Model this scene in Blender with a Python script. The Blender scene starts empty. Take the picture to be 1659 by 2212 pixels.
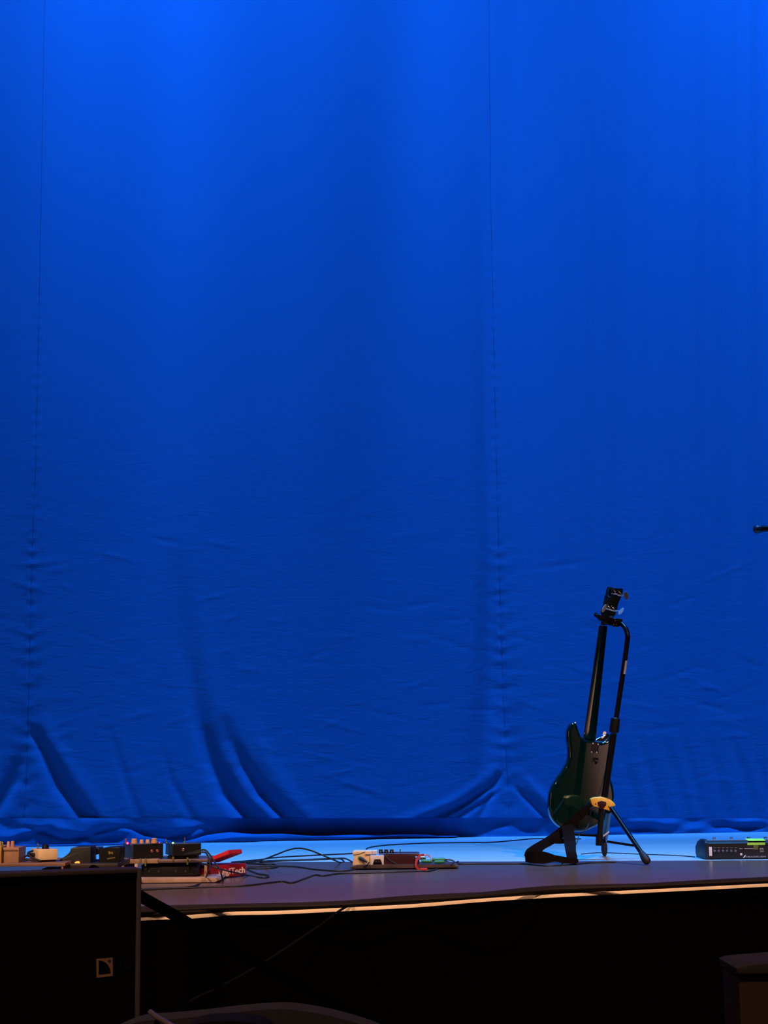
import bpy, bmesh, math, random
import numpy as np
from mathutils import Vector, Matrix
random.seed(7)
SC = bpy.context.scene
COL = SC.collection
W, H, F = 1659.0, 2212.0, 3500.0
CAM = Vector((0, 0, 0.479))
PITCH = math.atan(534 / F); ROLL = math.radians(0.6)
FWD = Vector((0, math.cos(PITCH), math.sin(PITCH)))
R0 = Vector((1, 0, 0)); U0 = Vector((0, -math.sin(PITCH), math.cos(PITCH)))
RT = R0 * math.cos(ROLL) - U0 * math.sin(ROLL)
UP = U0 * math.cos(ROLL) + R0 * math.sin(ROLL)

def ray(x, y):
    return FWD + RT * ((x - W / 2) / F) - UP * ((y - H / 2) / F)
def P(x, y, Y):                      # point of the place seen at a pixel, at distance Y
    r = ray(x, y); return CAM + r * (Y / r.y)
def G(x, y, z=0.0):                  # same on the horizontal plane z
    r = ray(x, y); return CAM + r * ((z - CAM.z) / r.z)
def PL(x, y, o, n):                  # same on a plane
    r = ray(x, y); return CAM + r * ((o - CAM).dot(n) / r.dot(n))

# ------------------------------------------------------------------ materials
MATS = {}
def mat(name, col, rough=0.5, metal=0.0, spec=0.5, emit=None, es=0.0, var=0.08, scale=40, coat=0.0, bump=0.0):
    if name in MATS: return MATS[name]
    m = bpy.data.materials.new(name); m.use_nodes = True
    nt = m.node_tree; b = nt.nodes['Principled BSDF']
    b.inputs['Roughness'].default_value = rough
    b.inputs['Metallic'].default_value = metal
    b.inputs['Specular IOR Level'].default_value = spec
    b.inputs['Coat Weight'].default_value = coat
    b.inputs['Coat Roughness'].default_value = 0.06
    tc = nt.nodes.new('ShaderNodeTexCoord'); nz = nt.nodes.new('ShaderNodeTexNoise')
    nz.inputs['Scale'].default_value = scale; nz.inputs['Detail'].default_value = 4
    nt.links.new(tc.outputs['Object'], nz.inputs['Vector'])
    cr = nt.nodes.new('ShaderNodeValToRGB')
    c = col
    cr.color_ramp.elements[0].position = 0.3; cr.color_ramp.elements[1].position = 0.7
    cr.color_ramp.elements[0].color = (c[0]*(1-var), c[1]*(1-var), c[2]*(1-var), 1)
    cr.color_ramp.elements[1].color = (min(1, c[0]*(1+var)), min(1, c[1]*(1+var)), min(1, c[2]*(1+var)), 1)
    nt.links.new(nz.outputs['Fac'], cr.inputs['Fac'])
    nt.links.new(cr.outputs['Color'], b.inputs['Base Color'])
    if bump:
        bp = nt.nodes.new('ShaderNodeBump'); bp.inputs['Strength'].default_value = bump; bp.inputs['Distance'].default_value = 0.002
        nt.links.new(nz.outputs['Fac'], bp.inputs['Height']); nt.links.new(bp.outputs['Normal'], b.inputs['Normal'])
    if emit:
        b.inputs['Emission Color'].default_value = (*emit, 1); b.inputs['Emission Strength'].default_value = es
    MATS[name] = m
    return m

def curtain_mat():
    m = bpy.data.materials.new('curtain_cloth'); m.use_nodes = True
    nt = m.node_tree; b = nt.nodes['Principled BSDF']
    b.inputs['Roughness'].default_value = 0.95; b.inputs['Specular IOR Level'].default_value = 0.05
    tc = nt.nodes.new('ShaderNodeTexCoord')
    mp = nt.nodes.new('ShaderNodeMapping'); mp.inputs['Scale'].default_value = (1.0, 1.0, 3.2)
    nt.links.new(tc.outputs['Object'], mp.inputs['Vector'])
    wr = nt.nodes.new('ShaderNodeTexNoise'); wr.inputs['Scale'].default_value = 5.5; wr.inputs['Detail'].default_value = 6
    wr.inputs['Roughness'].default_value = 0.6; wr.inputs['Distortion'].default_value = 1.2
    nt.links.new(mp.outputs['Vector'], wr.inputs['Vector'])
    sep = nt.nodes.new('ShaderNodeSeparateXYZ'); nt.links.new(tc.outputs['Object'], sep.inputs['Vector'])
    mr = nt.nodes.new('ShaderNodeMapRange')        # creases die out up the cloth
    mr.inputs['From Min'].default_value = 0.2; mr.inputs['From Max'].default_value = 3.0
    mr.inputs['To Min'].default_value = 0.30; mr.inputs['To Max'].default_value = 0.05
    nt.links.new(sep.outputs['Z'], mr.inputs['Value'])
    b1 = nt.nodes.new('ShaderNodeBump'); b1.inputs['Distance'].default_value = 0.012
    nt.links.new(mr.outputs['Result'], b1.inputs['Strength']); nt.links.new(wr.outputs['Fac'], b1.inputs['Height'])
    wv = nt.nodes.new('ShaderNodeTexNoise'); wv.inputs['Scale'].default_value = 260; wv.inputs['Detail'].default_value = 2
    nt.links.new(mp.outputs['Vector'], wv.inputs['Vector'])
    b2 = nt.nodes.new('ShaderNodeBump'); b2.inputs['Distance'].default_value = 0.001; b2.inputs['Strength'].default_value = 0.35
    nt.links.new(wv.outputs['Fac'], b2.inputs['Height']); nt.links.new(b1.outputs['Normal'], b2.inputs['Normal'])
    nt.links.new(b2.outputs['Normal'], b.inputs['Normal'])
    cr = nt.nodes.new('ShaderNodeValToRGB')
    cr.color_ramp.elements[0].position = 0.3; cr.color_ramp.elements[1].position = 0.7
    cr.color_ramp.elements[0].color = (CURT[0]*.93, CURT[1]*.93, CURT[2]*.93, 1); cr.color_ramp.elements[1].color = (*CURT, 1)
    nt.links.new(wv.outputs['Fac'], cr.inputs['Fac']); nt.links.new(cr.outputs['Color'], b.inputs['Base Color'])
    return m
CURT = (0.010, 0.108, 0.305)

def wood_floor(name, c1, c2, rough, spec, plank=0.09, ang=0.0, coat=0.0):
    m = bpy.data.materials.new(name); m.use_nodes = True
    nt = m.node_tree; b = nt.nodes['Principled BSDF']
    tc = nt.nodes.new('ShaderNodeTexCoord'); mp = nt.nodes.new('ShaderNodeMapping')
    mp.inputs['Rotation'].default_value = (0, 0, ang)
    nt.links.new(tc.outputs['Object'], mp.inputs['Vector'])
    br = nt.nodes.new('ShaderNodeTexBrick')
    br.inputs['Scale'].default_value = 1.0; br.inputs['Brick Width'].default_value = 1.6; br.inputs['Row Height'].default_value = plank
    br.inputs['Mortar Size'].default_value = 0.0012
    br.inputs['Color1'].default_value = (*c1, 1); br.inputs['Color2'].default_value = (*c2, 1)
    br.inputs['Mortar'].default_value = (c1[0]*.6, c1[1]*.6, c1[2]*.6, 1)
    nt.links.new(mp.outputs['Vector'], br.inputs['Vector'])
    mp2 = nt.nodes.new('ShaderNodeMapping'); mp2.inputs['Scale'].default_value = (2, 40, 2); mp2.inputs['Rotation'].default_value = (0, 0, ang)
    nt.links.new(tc.outputs['Object'], mp2.inputs['Vector'])
    nz = nt.nodes.new('ShaderNodeTexNoise'); nz.inputs['Scale'].default_value = 1.5; nz.inputs['Detail'].default_value = 5
    nt.links.new(mp2.outputs['Vector'], nz.inputs['Vector'])
    mx = nt.nodes.new('ShaderNodeMix'); mx.data_type = 'RGBA'; mx.blend_type = 'MULTIPLY'; mx.inputs['Factor'].default_value = 0.35
    nt.links.new(br.outputs['Color'], mx.inputs[6]); nt.links.new(nz.outputs['Color'], mx.inputs[7])
    nt.links.new(mx.outputs[2], b.inputs['Base Color'])
    b.inputs['Roughness'].default_value = rough; b.inputs['Specular IOR Level'].default_value = spec
    return m

# ------------------------------------------------------------------ mesh tools
def catmull(pts, n=8):
    if len(pts) < 3: return [Vector(p) for p in pts]
    q = [pts[0]*2 - pts[1]] + list(pts) + [pts[-1]*2 - pts[-2]]
    out = []
    for i in range(1, len(q) - 2):
        a, b, c, d = q[i-1], q[i], q[i+1], q[i+2]
        for k in range(n):
            t = k / n
            out.append(0.5 * ((2*b) + (c-a)*t + (2*a-5*b+4*c-d)*t*t + (3*b-a-3*c+d)*t**3))
    out.append(Vector(pts[-1])); return out

class MB:
    def __init__(s): s.bm = bmesh.new()
    def ring_bridge(s, rings, cap=True, closed=False):
        n = len(rings[0])
        for i in range(len(rings) - 1):
            for k in range(n):
                s.bm.faces.new((rings[i][k], rings[i][(k+1) % n], rings[i+1][(k+1) % n], rings[i+1][k]))
        if cap:
            s.bm.faces.new(list(reversed(rings[0]))); s.bm.faces.new(rings[-1])
    def tube(s, pts, r, n=8, smooth=True, sub=8):
        pts = [Vector(p) for p in pts]
        rs = r if isinstance(r, (list, tuple)) else None
        if smooth: c = catmull(pts, sub)
        else: c = pts
        m = len(c)
        T0 = (c[1]-c[0]).normalized()
        ref = Vector((0, 0, 1)) if abs(T0.z) < .9 else Vector((1, 0, 0))
        nx = T0.cross(ref).normalized()
        rings = []
        for i, p in enumerate(c):
            T = (c[min(i+1, m-1)] - c[max(i-1, 0)])
            if T.length < 1e-9: T = T0
            T.normalize()
            nx = (nx - T*nx.dot(T))
            if nx.length < 1e-6: nx = T.orthogonal()
            nx.normalize(); ny = T.cross(nx)
            if rs:
                f = i/(m-1)*(len(rs)-1); j = min(int(f), len(rs)-2); rr = rs[j]+(rs[j+1]-rs[j])*(f-j)
            else: rr = r
            rings.append([s.bm.verts.new(p + (nx*math.cos(a)+ny*math.sin(a))*rr) for a in [2*math.pi*k/n for k in range(n)]])
        s.ring_bridge(rings); return s
    def cyl(s, a, b, r0, r1=None, n=20):
        r1 = r0 if r1 is None else r1
        return s.tube([Vector(a), Vector(b)], [r0, r1], n=n, smooth=False)
    def lathe(s, o, d, prof, n=24):     # prof: (distance along d, radius)
        o = Vector(o); d = Vector(d).normalized(); nx = d.orthogonal().normalized(); ny = d.cross(nx)
        rings = [[s.bm.verts.new(o + d*h + (nx*math.cos(a)+ny*math.sin(a))*max(r, 1e-5)) for a in [2*math.pi*k/n for k in range(n)]] for h, r in prof]
        s.ring_bridge(rings); return s
    def box(s, o, ex, ey, ez, bev=0.0, seg=2):   # corner + three edge vectors
        o = Vector(o); ex = Vector(ex); ey = Vector(ey); ez = Vector(ez)
        v = [s.bm.verts.new(o + ex*i + ey*j + ez*k) for k in (0, 1) for j in (0, 1) for i in (0, 1)]
        fs = [(0,2,3,1), (4,5,7,6), (0,1,5,4), (2,6,7,3), (0,4,6,2), (1,3,7,5)]
        F_ = [s.bm.faces.new([v[i] for i in f]) for f in fs]
        if bev:
            es = set(e for f in F_ for e in f.edges)
            bmesh.ops.bevel(s.bm, geom=list(es), offset=bev, segments=seg, profile=.5, affect='EDGES')
        return s
    def prism(s, poly, d, bev=0.0, seg=3, both=True):
        d = Vector(d)
        a = [s.bm.verts.new(Vector(p)) for p in poly]; b = [s.bm.verts.new(Vector(p)+d) for p in poly]
        n = len(a)
        f0 = s.bm.faces.new(list(reversed(a))); f1 = s.bm.faces.new(b)
        for k in range(n): s.bm.faces.new((a[k], a[(k+1) % n], b[(k+1) % n], b[k]))
        if bev:
            es = list(f0.edges) + (list(f1.edges) if both else [])
            bmesh.ops.bevel(s.bm, geom=es, offset=bev, segments=seg, profile=.5, affect='EDGES')
        return s
    def ribbon(s, pts, wids, th, sub=6):
        # pts: centre line, wids: half-width vectors
        P_ = catmull([Vector(p) for p in pts], sub); W_ = catmull([Vector(w) for w in wids], sub)
        rings = []
        for i in range(len(P_)):
            T = (P_[min(i+1, len(P_)-1)] - P_[max(i-1, 0)]).normalized(); w = W_[i]
            nn = T.cross(w); nn = nn.normalized()*th/2 if nn.length > 1e-9 else Vector((0, th/2, 0))
            rings.append([s.bm.verts.new(q) for q in (P_[i]-w-nn, P_[i]+w-nn, P_[i]+w+nn, P_[i]-w+nn)])
        s.ring_bridge(rings); return s
    def ball(s, c, r, n=16):
        c = Vector(c)
        rr = r if isinstance(r, (tuple, list)) else (r, r, r)
        bmesh.ops.create_uvsphere(s.bm, u_segments=n, v_segments=n//2+2, radius=1.0,
            matrix=Matrix.Translation(c) @ Matrix.Diagonal((rr[0], rr[1], rr[2], 1)))
        return s
    def build(s, name, m, parent=None, smooth=True):
        bm = s.bm
        bmesh.ops.recalc_face_normals(bm, faces=bm.faces)
        me = bpy.data.meshes.new(name)
        if parent is not None:
            root = parent
            while root.parent: root = root.parent
            o = root.location.copy()
        else:
            xs = [v.co for v in bm.verts]
            o = Vector(((min(c.x for c in xs)+max(c.x for c in xs))/2, (min(c.y for c in xs)+max(c.y for c in xs))/2, min(c.z for c in xs)))
        bmesh.ops.translate(bm, verts=bm.verts, vec=-o)
        bm.to_mesh(me); bm.free()
        ob = bpy.data.objects.new(name, me); COL.objects.link(ob)
        me.materials.append(m)
        if smooth:
            for p in me.polygons: p.use_smooth = True
            try: me.set_sharp_from_angle(angle=math.radians(38))
            except Exception: pass
        if parent is not None: ob.parent = parent
        else: ob.location = o
        return ob

def tag(o, label, cat, group=None, kind=None):
    o['label'] = label; o['category'] = cat
    if group: o['group'] = group
    if kind: o['kind'] = kind
    return o
def structure(o): o['kind'] = 'structure'; return o
def thing(name, loc, label, cat, group=None):
    o = bpy.data.objects.new(name, None); COL.objects.link(o); o.location = Vector(loc); o.empty_display_size = .05
    return tag(o, label, cat, group)
def text_mesh(txt, size, o, ex, ez, ext, m, parent, name='lettering', width=None, shear=0, bold=0):
    cu = bpy.data.curves.new('txt', 'FONT'); cu.body = txt; cu.size = size; cu.extrude = ext; cu.resolution_u = 3; cu.shear = shear; cu.offset = size*bold
    tmp = bpy.data.objects.new('txt', cu); COL.objects.link(tmp)
    dg = bpy.context.evaluated_depsgraph_get(); me = bpy.data.meshes.new_from_object(tmp.evaluated_get(dg))
    bpy.data.objects.remove(tmp)
    ex = Vector(ex).normalized(); ez = Vector(ez).normalized(); en = ex.cross(ez)
    xs = [v.co.x for v in me.vertices]; x0, x1 = min(xs), max(xs)
    k = (width/(x1-x0)) if width else 1.0
    root = parent
    while root.parent: root = root.parent
    for v in me.vertices:
        c = v.co.copy(); v.co = Vector(o) + ex*((c.x-x0)*k) + ez*c.y + en*c.z - root.location
    me.materials.clear(); me.materials.append(m)
    ob = bpy.data.objects.new(name, me); COL.objects.link(ob); ob.parent = parent
    return ob

# ------------------------------------------------------------------ materials used
M_curt = curtain_mat()
M_thread = mat('seam_thread', (0.006, 0.06, 0.18), 0.9, spec=.1)
M_rear = wood_floor('painted_rear_floor', (0.36, 0.47, 0.53), (0.33, 0.43, 0.50), 0.75, 0.12, 0.12)
M_apron = wood_floor('varnished_apron_boards', (0.12, 0.085, 0.075), (0.105, 0.074, 0.066), 0.26, 0.15, 0.07)
M_nose = mat('pale_wood_nosing', (0.58, 0.47, 0.38), 0.5, scale=12)
M_fascia = mat('black_stage_front', (0.0007, 0.0007, 0.0009), 1.0, spec=0.0)
M_carpet = mat('dark_auditorium_carpet', (0.006, 0.006, 0.008), 1.0, spec=0.0)
M_black = mat('black_plastic', (0.004, 0.004, 0.006), 0.45, spec=.3)
M_blackm = mat('black_powder_coat', (0.002, 0.002, 0.004), 0.35, spec=.25)
M_rubber = mat('black_rubber', (0.014, 0.012, 0.014), 0.6, spec=.3)
M_cable = mat('cable_sheath', (0.010, 0.011, 0.016), 0.5, spec=.35)
M_cableb = mat('brown_black_cable', (0.007, 0.005, 0.006), 0.7, spec=.15)
M_chrome = mat('chrome', (0.75, 0.77, 0.8), 0.12, metal=1.0, var=.03)
M_green = mat('green_lacquer', (0.0006, 0.018, 0.016), 0.08, metal=0.15, spec=.6, coat=1.0, var=.05, scale=8)
M_white = mat('white_plastic', (0.62, 0.60, 0.66), 0.4)
M_cream = mat('cream_enamel', (0.72, 0.55, 0.36), 0.4)
M_tan = mat('tan_enamel', (0.30, 0.17, 0.11), 0.5)
M_tanknob = mat('tan_knob', (0.55, 0.28, 0.12), 0.5)
M_navy = mat('navy_enamel', (0.016, 0.045, 0.13), 0.4)
M_dred = mat('dark_maroon_enamel', (0.035, 0.006, 0.010), 0.35)
M_red = mat('red_enamel', (0.62, 0.02, 0.03), 0.4)
M_red2 = mat('deep_red_enamel', (0.30, 0.008, 0.025), 0.4)
M_yellow = mat('yellow_cast_hub', (0.95, 0.52, 0.07), 0.35)
M_gold = mat('gold_print', (0.16, 0.12, 0.04), 0.5)
M_wood = mat('brown_board_wood', (0.30, 0.18, 0.12), 0.5, var=.3, scale=18)
M_alu = mat('brushed_rail', (0.17, 0.12, 0.12), 0.4, metal=.4)
M_greenp = mat('green_rubber', (0.01, 0.16, 0.05), 0.4)
M_note = mat('neon_green_tape', (0.38, 0.95, 0.10), 0.6)
M_lens = mat('marking_white', (0.8, 0.8, 0.85), 0.5)
M_print = mat('dim_grey_print', (0.16, 0.17, 0.22), 0.5)

# ------------------------------------------------------------------ the setting
edge_px = [(-900, 2047), (-300, 2020), (0, 2004), (310, 1981), (400, 1978), (500, 1970), (600, 1968), (750, 1961), (900, 1953),
           (1050, 1941), (1200, 1932), (1400, 1922), (1659, 1909), (2100, 1886), (2700, 1856)]
edge = [G(x, y) for x, y in edge_px]
edge = catmull(edge, 5)
BND = [G(-700, 1876), G(620, 1862), G(1100, 1861), G(1659, 1858), G(2500, 1853)]
def poly_slab(name, top, m, th):
    mb = MB(); mb.prism([Vector((p.x, p.y, p.z)) for p in top], (0, 0, -th)); o = mb.build(name, m, smooth=False); return structure(o)
poly_slab('floor_apron', [e for e in edge] + list(reversed(BND)), M_apron, 0.008)
poly_slab('floor_stage', BND + [Vector((6.5, 12, 0)), Vector((-6.0, 12, 0))], M_rear, 0.04)
# nosing strip and black stage front
mb = MB(); rings = []
for e in edge:
    rings.append([mb.bm.verts.new(e + Vector(v)) for v in ((0, .006, .0006), (0, -.004, .0006), (0, -.005, -.001), (0, -.005, -.0100), (0, .006, -.011))])
mb.ring_bridge(rings); structure(mb.build('trim_1', M_nose))
mb = MB(); rings = []
for e in edge:
    rings.append([mb.bm.verts.new(e + Vector(v)) for v in ((0, .03, -.010), (0, .01, -.010), (0, .01, -1.0), (0, .03, -1.0))])
mb.ring_bridge(rings); structure(mb.build('wall_stage_front', M_fascia, smooth=False))
mb = MB(); mb.box((-16, -9.2, -1.05), (32, 0, 0), (0, 17.2, 0), (0, 0, .05)); structure(mb.build('floor', M_carpet, smooth=False))

# ------------------------------------------------------------------ curtain
CB0, CB1 = G(0, 1829), G(1659, 1797)
cdir = (CB1 - CB0); cdir.z = 0; clen = cdir.length; cdir.normalize()
cn = Vector((cdir.y, -cdir.x, 0))          # towards the audience
def cpoint(x, y):                          # pixel -> (u, z) on the undisturbed curtain plane
    p = PL(x, y, CB0, cn); return (p - CB0).dot(cdir), p.z
def interp(y, ys, xs): return np.interp(y, ys, xs)
def disp(px, py, u):
    """forward displacement of the cloth, metres"""
    up = np.clip((1700 - py) / 1700, 0, 1)
    d = 0.030*np.sin(px/95 + .6) * (0.4 + up) * .55 + 0.018*np.sin(px/41 + 2.0 + py/900) * (.2 + up) * .5
    right = 1/(1 + np.exp(-(px - 1150)/60))
    d += .45 * right * (0.5 + .5*up) * (0.0065*np.sin(px/9.5 + py/700) + 0.009*np.sin(px/17 + 1 - py/1100) + .005*np.sin(px/6.3 + 2))
    def fold(ys, xs, ws, am):
        nonlocal d
        c = interp(py, ys, xs); w = interp(py, ys, ws); a = interp(py, ys, am, )
        a = np.where((py < ys[0]) | (py > ys[-1]), 0, a)
        d = d + a*np.exp(-((px - c)/w)**2)
    # long soft valley left of the right-hand seam
    fold([-900, 0, 300, 700, 1200, 1500, 1765, 1900], [1020, 1030, 1042, 1052, 1062, 1062, 1050, 1050], [70, 60, 40, 26, 24, 30, 40, 40], [-.012, -.012, -.018, -.02, -.03, -.05, -.04, 0])
    fold([-900, 0, 300, 700, 1000], [1105, 1110, 1100, 1090, 1080], [30, 26, 20, 20, 20], [-.008, -.008, -.006, -.004, 0])
    # seams: narrow grooves with the cloth drawn in
    sy = [-900, 0, 450, 900, 1160, 1500, 1690, 1765, 1900]
    fold(sy, [1040, 1058, 1063, 1073, 1080, 1091, 1101, 1104, 1106], [4]*9, [-.004]*9)
    fold([800, 1160, 1500, 1700, 1900], [1071, 1080, 1091, 1102, 1106], [22, 26, 30, 36, 40], [0, -.008, -.022, -.035, -.03])
    sl = [-900, 0, 250, 700, 1040, 1200, 1500, 1650, 1765, 1900]
    fold(sl, [115, 97, 92, 84, 76, 69, 62, 58, 52, 48], [4]*10, [-.004]*10)
    fold([1000, 1200, 1500, 1700, 1900], [77, 69, 62, 55, 48], [18, 22, 24, 28, 30], [0, -.008, -.020, -.03, -.03])
    # puckers across the seams
    for sx0, ys, xs in ((1, sy, [1040, 1058, 1063, 1073, 1080, 1091, 1101, 1104, 1106]), (0, sl, [115, 97, 92, 84, 76, 69, 62, 58, 52, 48])):
        c = interp(py, ys, xs); dd = np.abs(px - c)
        amp = .5*np.clip((py - 1000)/700, 0, 1)
        d = d + .0045*amp*np.exp(-(dd/34)**2)*np.sin(py/6.5 + .35*dd/6 + 2*np.sin(py/37))
        d = d + .0015*np.clip((py-300)/500, 0, 1)*np.exp(-(dd/8)**2)*np.sin(py/4.1)
    # diagonal pulls running down to the hem
    fold([1560, 1600, 1700, 1765, 1790], [66, 84, 135, 180, 195], [14, 14, 20, 20, 20], [0, -.035, -.05, -.035, 0])
    fold([1540, 1600, 1700, 1765, 1790], [98, 112, 176, 222, 235], [14, 18, 24, 20, 20], [0, .008, .012, .008, 0])
    fold([1620, 1690, 1765, 1790], [45, 25, -20, -40], [12, 16, 20, 20], [0, -.03, -.03, 0])
    fold([1180, 1400, 1560, 1650, 1720, 1768, 1790], [382, 405, 432, 462, 497, 545, 560], [26, 26, 20, 20, 22, 26, 26], [0, -.02, -.035, -.055, -.07, -.06, 0])
    fold([1300, 1500, 1650, 1720, 1768, 1790], [440, 462, 512, 552, 596, 610], [24, 22, 20, 20, 24, 24], [0, .008, .012, .008, .012, 0])
    fold([1540, 1600, 1660, 1720, 1768, 1790], [484, 500, 530, 572, 622, 640], [14, 16, 18, 20, 22, 22], [0, -.025, -.045, -.06, -.05, 0])
    fold([1540, 1640, 1720, 1768, 1790], [540, 575, 625, 672, 690], [20, 20, 24, 24, 24], [0, .008, .012, .008, 0])
    fold([1560, 1660, 1765, 1790], [235, 262, 300, 310], [9, 10, 12, 12], [0, -.008, -.01, 0])
    fold([1600, 1690, 1765, 1790], [345, 372, 415, 430], [8, 10, 12, 12], [0, -.008, -.012, 0])
    fold([1660, 1700, 1735, 1768, 1790], [1098, 1065, 1010, 935, 900], [7, 9, 14, 24, 24], [0, -.022, -.035, -.035, 0])
    fold([1700, 1725, 1768, 1790], [1096, 1062, 985, 960], [5, 8, 14, 14], [0, -.014, -.022, 0])
    fold([1640, 1700, 1750, 1790], [1090, 1075, 1050, 1030], [5, 7, 10, 10], [0, -.010, -.014, 0])
    fold([1640, 1690, 1730, 1768, 1790], [1092, 1040, 980, 890, 850], [12, 14, 20, 34, 34], [0, .006, .01, .008, 0])
    fold([1690, 1720, 1765, 1790], [1108, 1135, 1180, 1200], [6, 8, 11, 11], [0, -.018, -.022, 0])
    fold([1660, 1710, 1765, 1790], [1118, 1160, 1215, 1230], [12, 14, 18, 18], [0, .012, .02, 0])
    for k, x0 in enumerate((1330, 1378, 1432, 1470, 1525, 1580, 1622)):
        fold([1560 + 12*(k % 3), 1650, 1765, 1785], [x0, x0+20, x0+52, x0+58], [12, 13, 16, 16], [0, -.006 - .002*(k % 2), -.008, 0])
    # random small creases in the lower half
    rnd = random.Random(3)
    for k in range(150):
        cx = rnd.uniform(-60, 1720); cy = 1765 - abs(rnd.gauss(0, 1))*300; ln = rnd.uniform(14, 55); sl_ = rnd.uniform(-.45, .45)
        if cy > 1755: continue
        wv = rnd.uniform(2.5, 5)
        dx = px - cx; q = (py - cy - sl_*dx)
        d = d + rnd.choice((-1, 1))*.0019*np.exp(-(dx/ln)**2 - (q/wv)**2)
    return d

def hemdisp(px, f):
    """hem band: f 1 at the seam line, 0 at the floor"""
    env = np.sin(np.pi*np.clip(f, 0, 1))
    d = 0.0*px
    # left part: rolls and dents
    lf = 1/(1 + np.exp((px - 470)/25))
    d += lf*env*(0.007*np.sin(px/24 + 5*f) + .009*np.sin(px/51 + 1 - 3*f) + .004*np.sin(px/11 + 4*f))
    d += lf*(.004 + .012*(1-f))
    for hx, hw in ((110, 60), (210, 40), (300, 35), (385, 40)):
        d += -.022*np.exp(-((px - hx)/hw)**2 - ((f - .45 - .2*np.sin(px/33))/.10)**2)
    fc = np.interp(px, [-200, 20, 60, 110, 190, 260, 330, 385, 430, 470, 520], [.3, .25, .45, .72, .30, .40, .62, .45, .70, .5, .5])
    d += lf*.015*np.tanh((f - fc)/.07) * np.clip(np.abs(np.sin(px/47 + .4))*1.6, .35, 1)
    # hollow under the billow
    hol = (1/(1 + np.exp(-(px - 500)/28)))*(1/(1 + np.exp((px - 1000)/75)))
    d += -hol*0.20*(np.clip((1-f), 0, 1)**0.55)
    rt = 1/(1 + np.exp(-(px - 1060)/40))
    d += rt*env*(0.009*np.sin(px/33 + 3*f) + .006*np.sin(px/13 - 4*f))
    bl = np.exp(-((px - 1395)/42)**2) + .9*np.exp(-((px - 1610)/50)**2)
    d += -bl*.022*np.exp(-((f - .35)/.22)**2)
    d += bl*.008*np.exp(-((f - .75)/.2)**2)
    return d

F_ = np.array(FWD); Rn = np.array(RT); Un = np.array(UP); Cc = np.array(CAM)
def to_px(X):
    v = X - Cc; zf = v @ F_
    return W/2 + F*(v @ Rn)/zf, H/2 - F*(v @ Un)/zf
def grid_mesh(name, X, m, parent, thick=False):
    nv, nu, _ = X.shape
    me = bpy.data.meshes.new(name)
    root = parent
    V = (X.reshape(-1, 3) - np.array(root.location))
    idx = np.arange(nv*nu).reshape(nv, nu)
    q = np.stack([idx[:-1, :-1], idx[:-1, 1:], idx[1:, 1:], idx[1:, :-1]], -1).reshape(-1, 4)
    me.vertices.add(len(V)); me.vertices.foreach_set('co', V.astype('f').ravel())
    me.loops.add(q.size); me.loops.foreach_set('vertex_index', q.astype('i').ravel())
    me.polygons.add(len(q)); me.polygons.foreach_set('loop_start', np.arange(0, q.size, 4, dtype='i'))
    me.polygons.foreach_set('use_smooth', np.ones(len(q), dtype=bool))
    me.update(calc_edges=True); me.validate(); me.materials.append(m)
    ob = bpy.data.objects.new(name, me); COL.objects.link(ob); ob.parent = parent
    if thick:
        so = ob.modifiers.new('thickness', 'SOLIDIFY'); so.thickness = .003; so.offset = 0
    return ob
us = np.arange(-1.1, clen + 1.1, 0.0115)
cu = np.array(cdir); c0 = np.array(CB0); cN = np.array(cn)
root = thing('stage_curtain', CB0 + cdir*(clen/2), 'huge blue-lit cloth backdrop hanging to the floor behind the instruments', 'curtain')
# hem line height for each column
zh = np.array([cpoint(*( (lambda p: (float(p[0]), 1766.0))(to_px((c0 + cu*u_ + np.array((0, 0, .13)))[None, :])) ))[1] if False else 0 for u_ in us])
pxh, _ = to_px(c0[None, :] + us[:, None]*cu[None, :] + np.array((0, 0, .13))[None, :])
zh = np.array([cpoint(float(x), 1767.0)[1] for x in np.ravel(pxh)])
ZT = 7.0
vv = np.concatenate([np.linspace(0, .25, 130)[:-1], np.linspace(.25, 1, 210)])
Z = zh[None, :] + (ZT - zh[None, :])*vv[:, None]
B = c0[None, None, :] + us[None, :, None]*cu[None, None, :] + np.stack([0*Z, 0*Z, Z], -1)
PX, PY = to_px(B.reshape(-1, 3)); PX = PX.reshape(Z.shape); PY = PY.reshape(Z.shape)
D = disp(PX, PY, None)
X = B + D[..., None]*cN
grid_mesh('cloth', X, M_curt, root)
D0 = D[0]
ff = np.linspace(1, 0, 34)
Zb = zh[None, :]*ff[:, None]
Bb = c0[None, None, :] + us[None, :, None]*cu[None, None, :] + np.stack([0*Zb, 0*Zb, Zb], -1)
PXb = np.broadcast_to(PX[0][None, :], Zb.shape)
Db = D0[None, :]*np.clip(ff[:, None]*1.0, 0, 1)**.7 + hemdisp(PXb, np.broadcast_to(ff[:, None], Zb.shape)) + .004
# sag of the hem edge: it lifts a little where the cloth billows
grid_mesh('hem_band', Bb + Db[..., None]*cN, M_curt, root)
def seam(name, pts):
    ps = []
    ys = np.array([p[1] for p in pts], float); xs = np.array([p[0] for p in pts], float)
    for y in np.linspace(ys[0], ys[-1], 120):
        x = float(np.interp(y, ys, xs)); u, z = cpoint(x, y)
        d = float(disp(np.array([x]), np.array([y]), None)[0])
        ps.append(CB0 + cdir*u + Vector((0, 0, z)) + cn*(d + .0005))
        ps[-1].z = z
    mb = MB(); mb.tube(ps, .0016, n=6, smooth=False); return mb.build(name, M_thread, root)
seam('seam', [(1042, -800), (1058, 0), (1063, 450), (1073, 900), (1080, 1160), (1091, 1500), (1101, 1690), (1104, 1765)])
seam('seam', [(113, -800), (97, 0), (92, 250), (84, 700), (76, 1040), (69, 1200), (62, 1500), (58, 1650), (52, 1765)])
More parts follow.
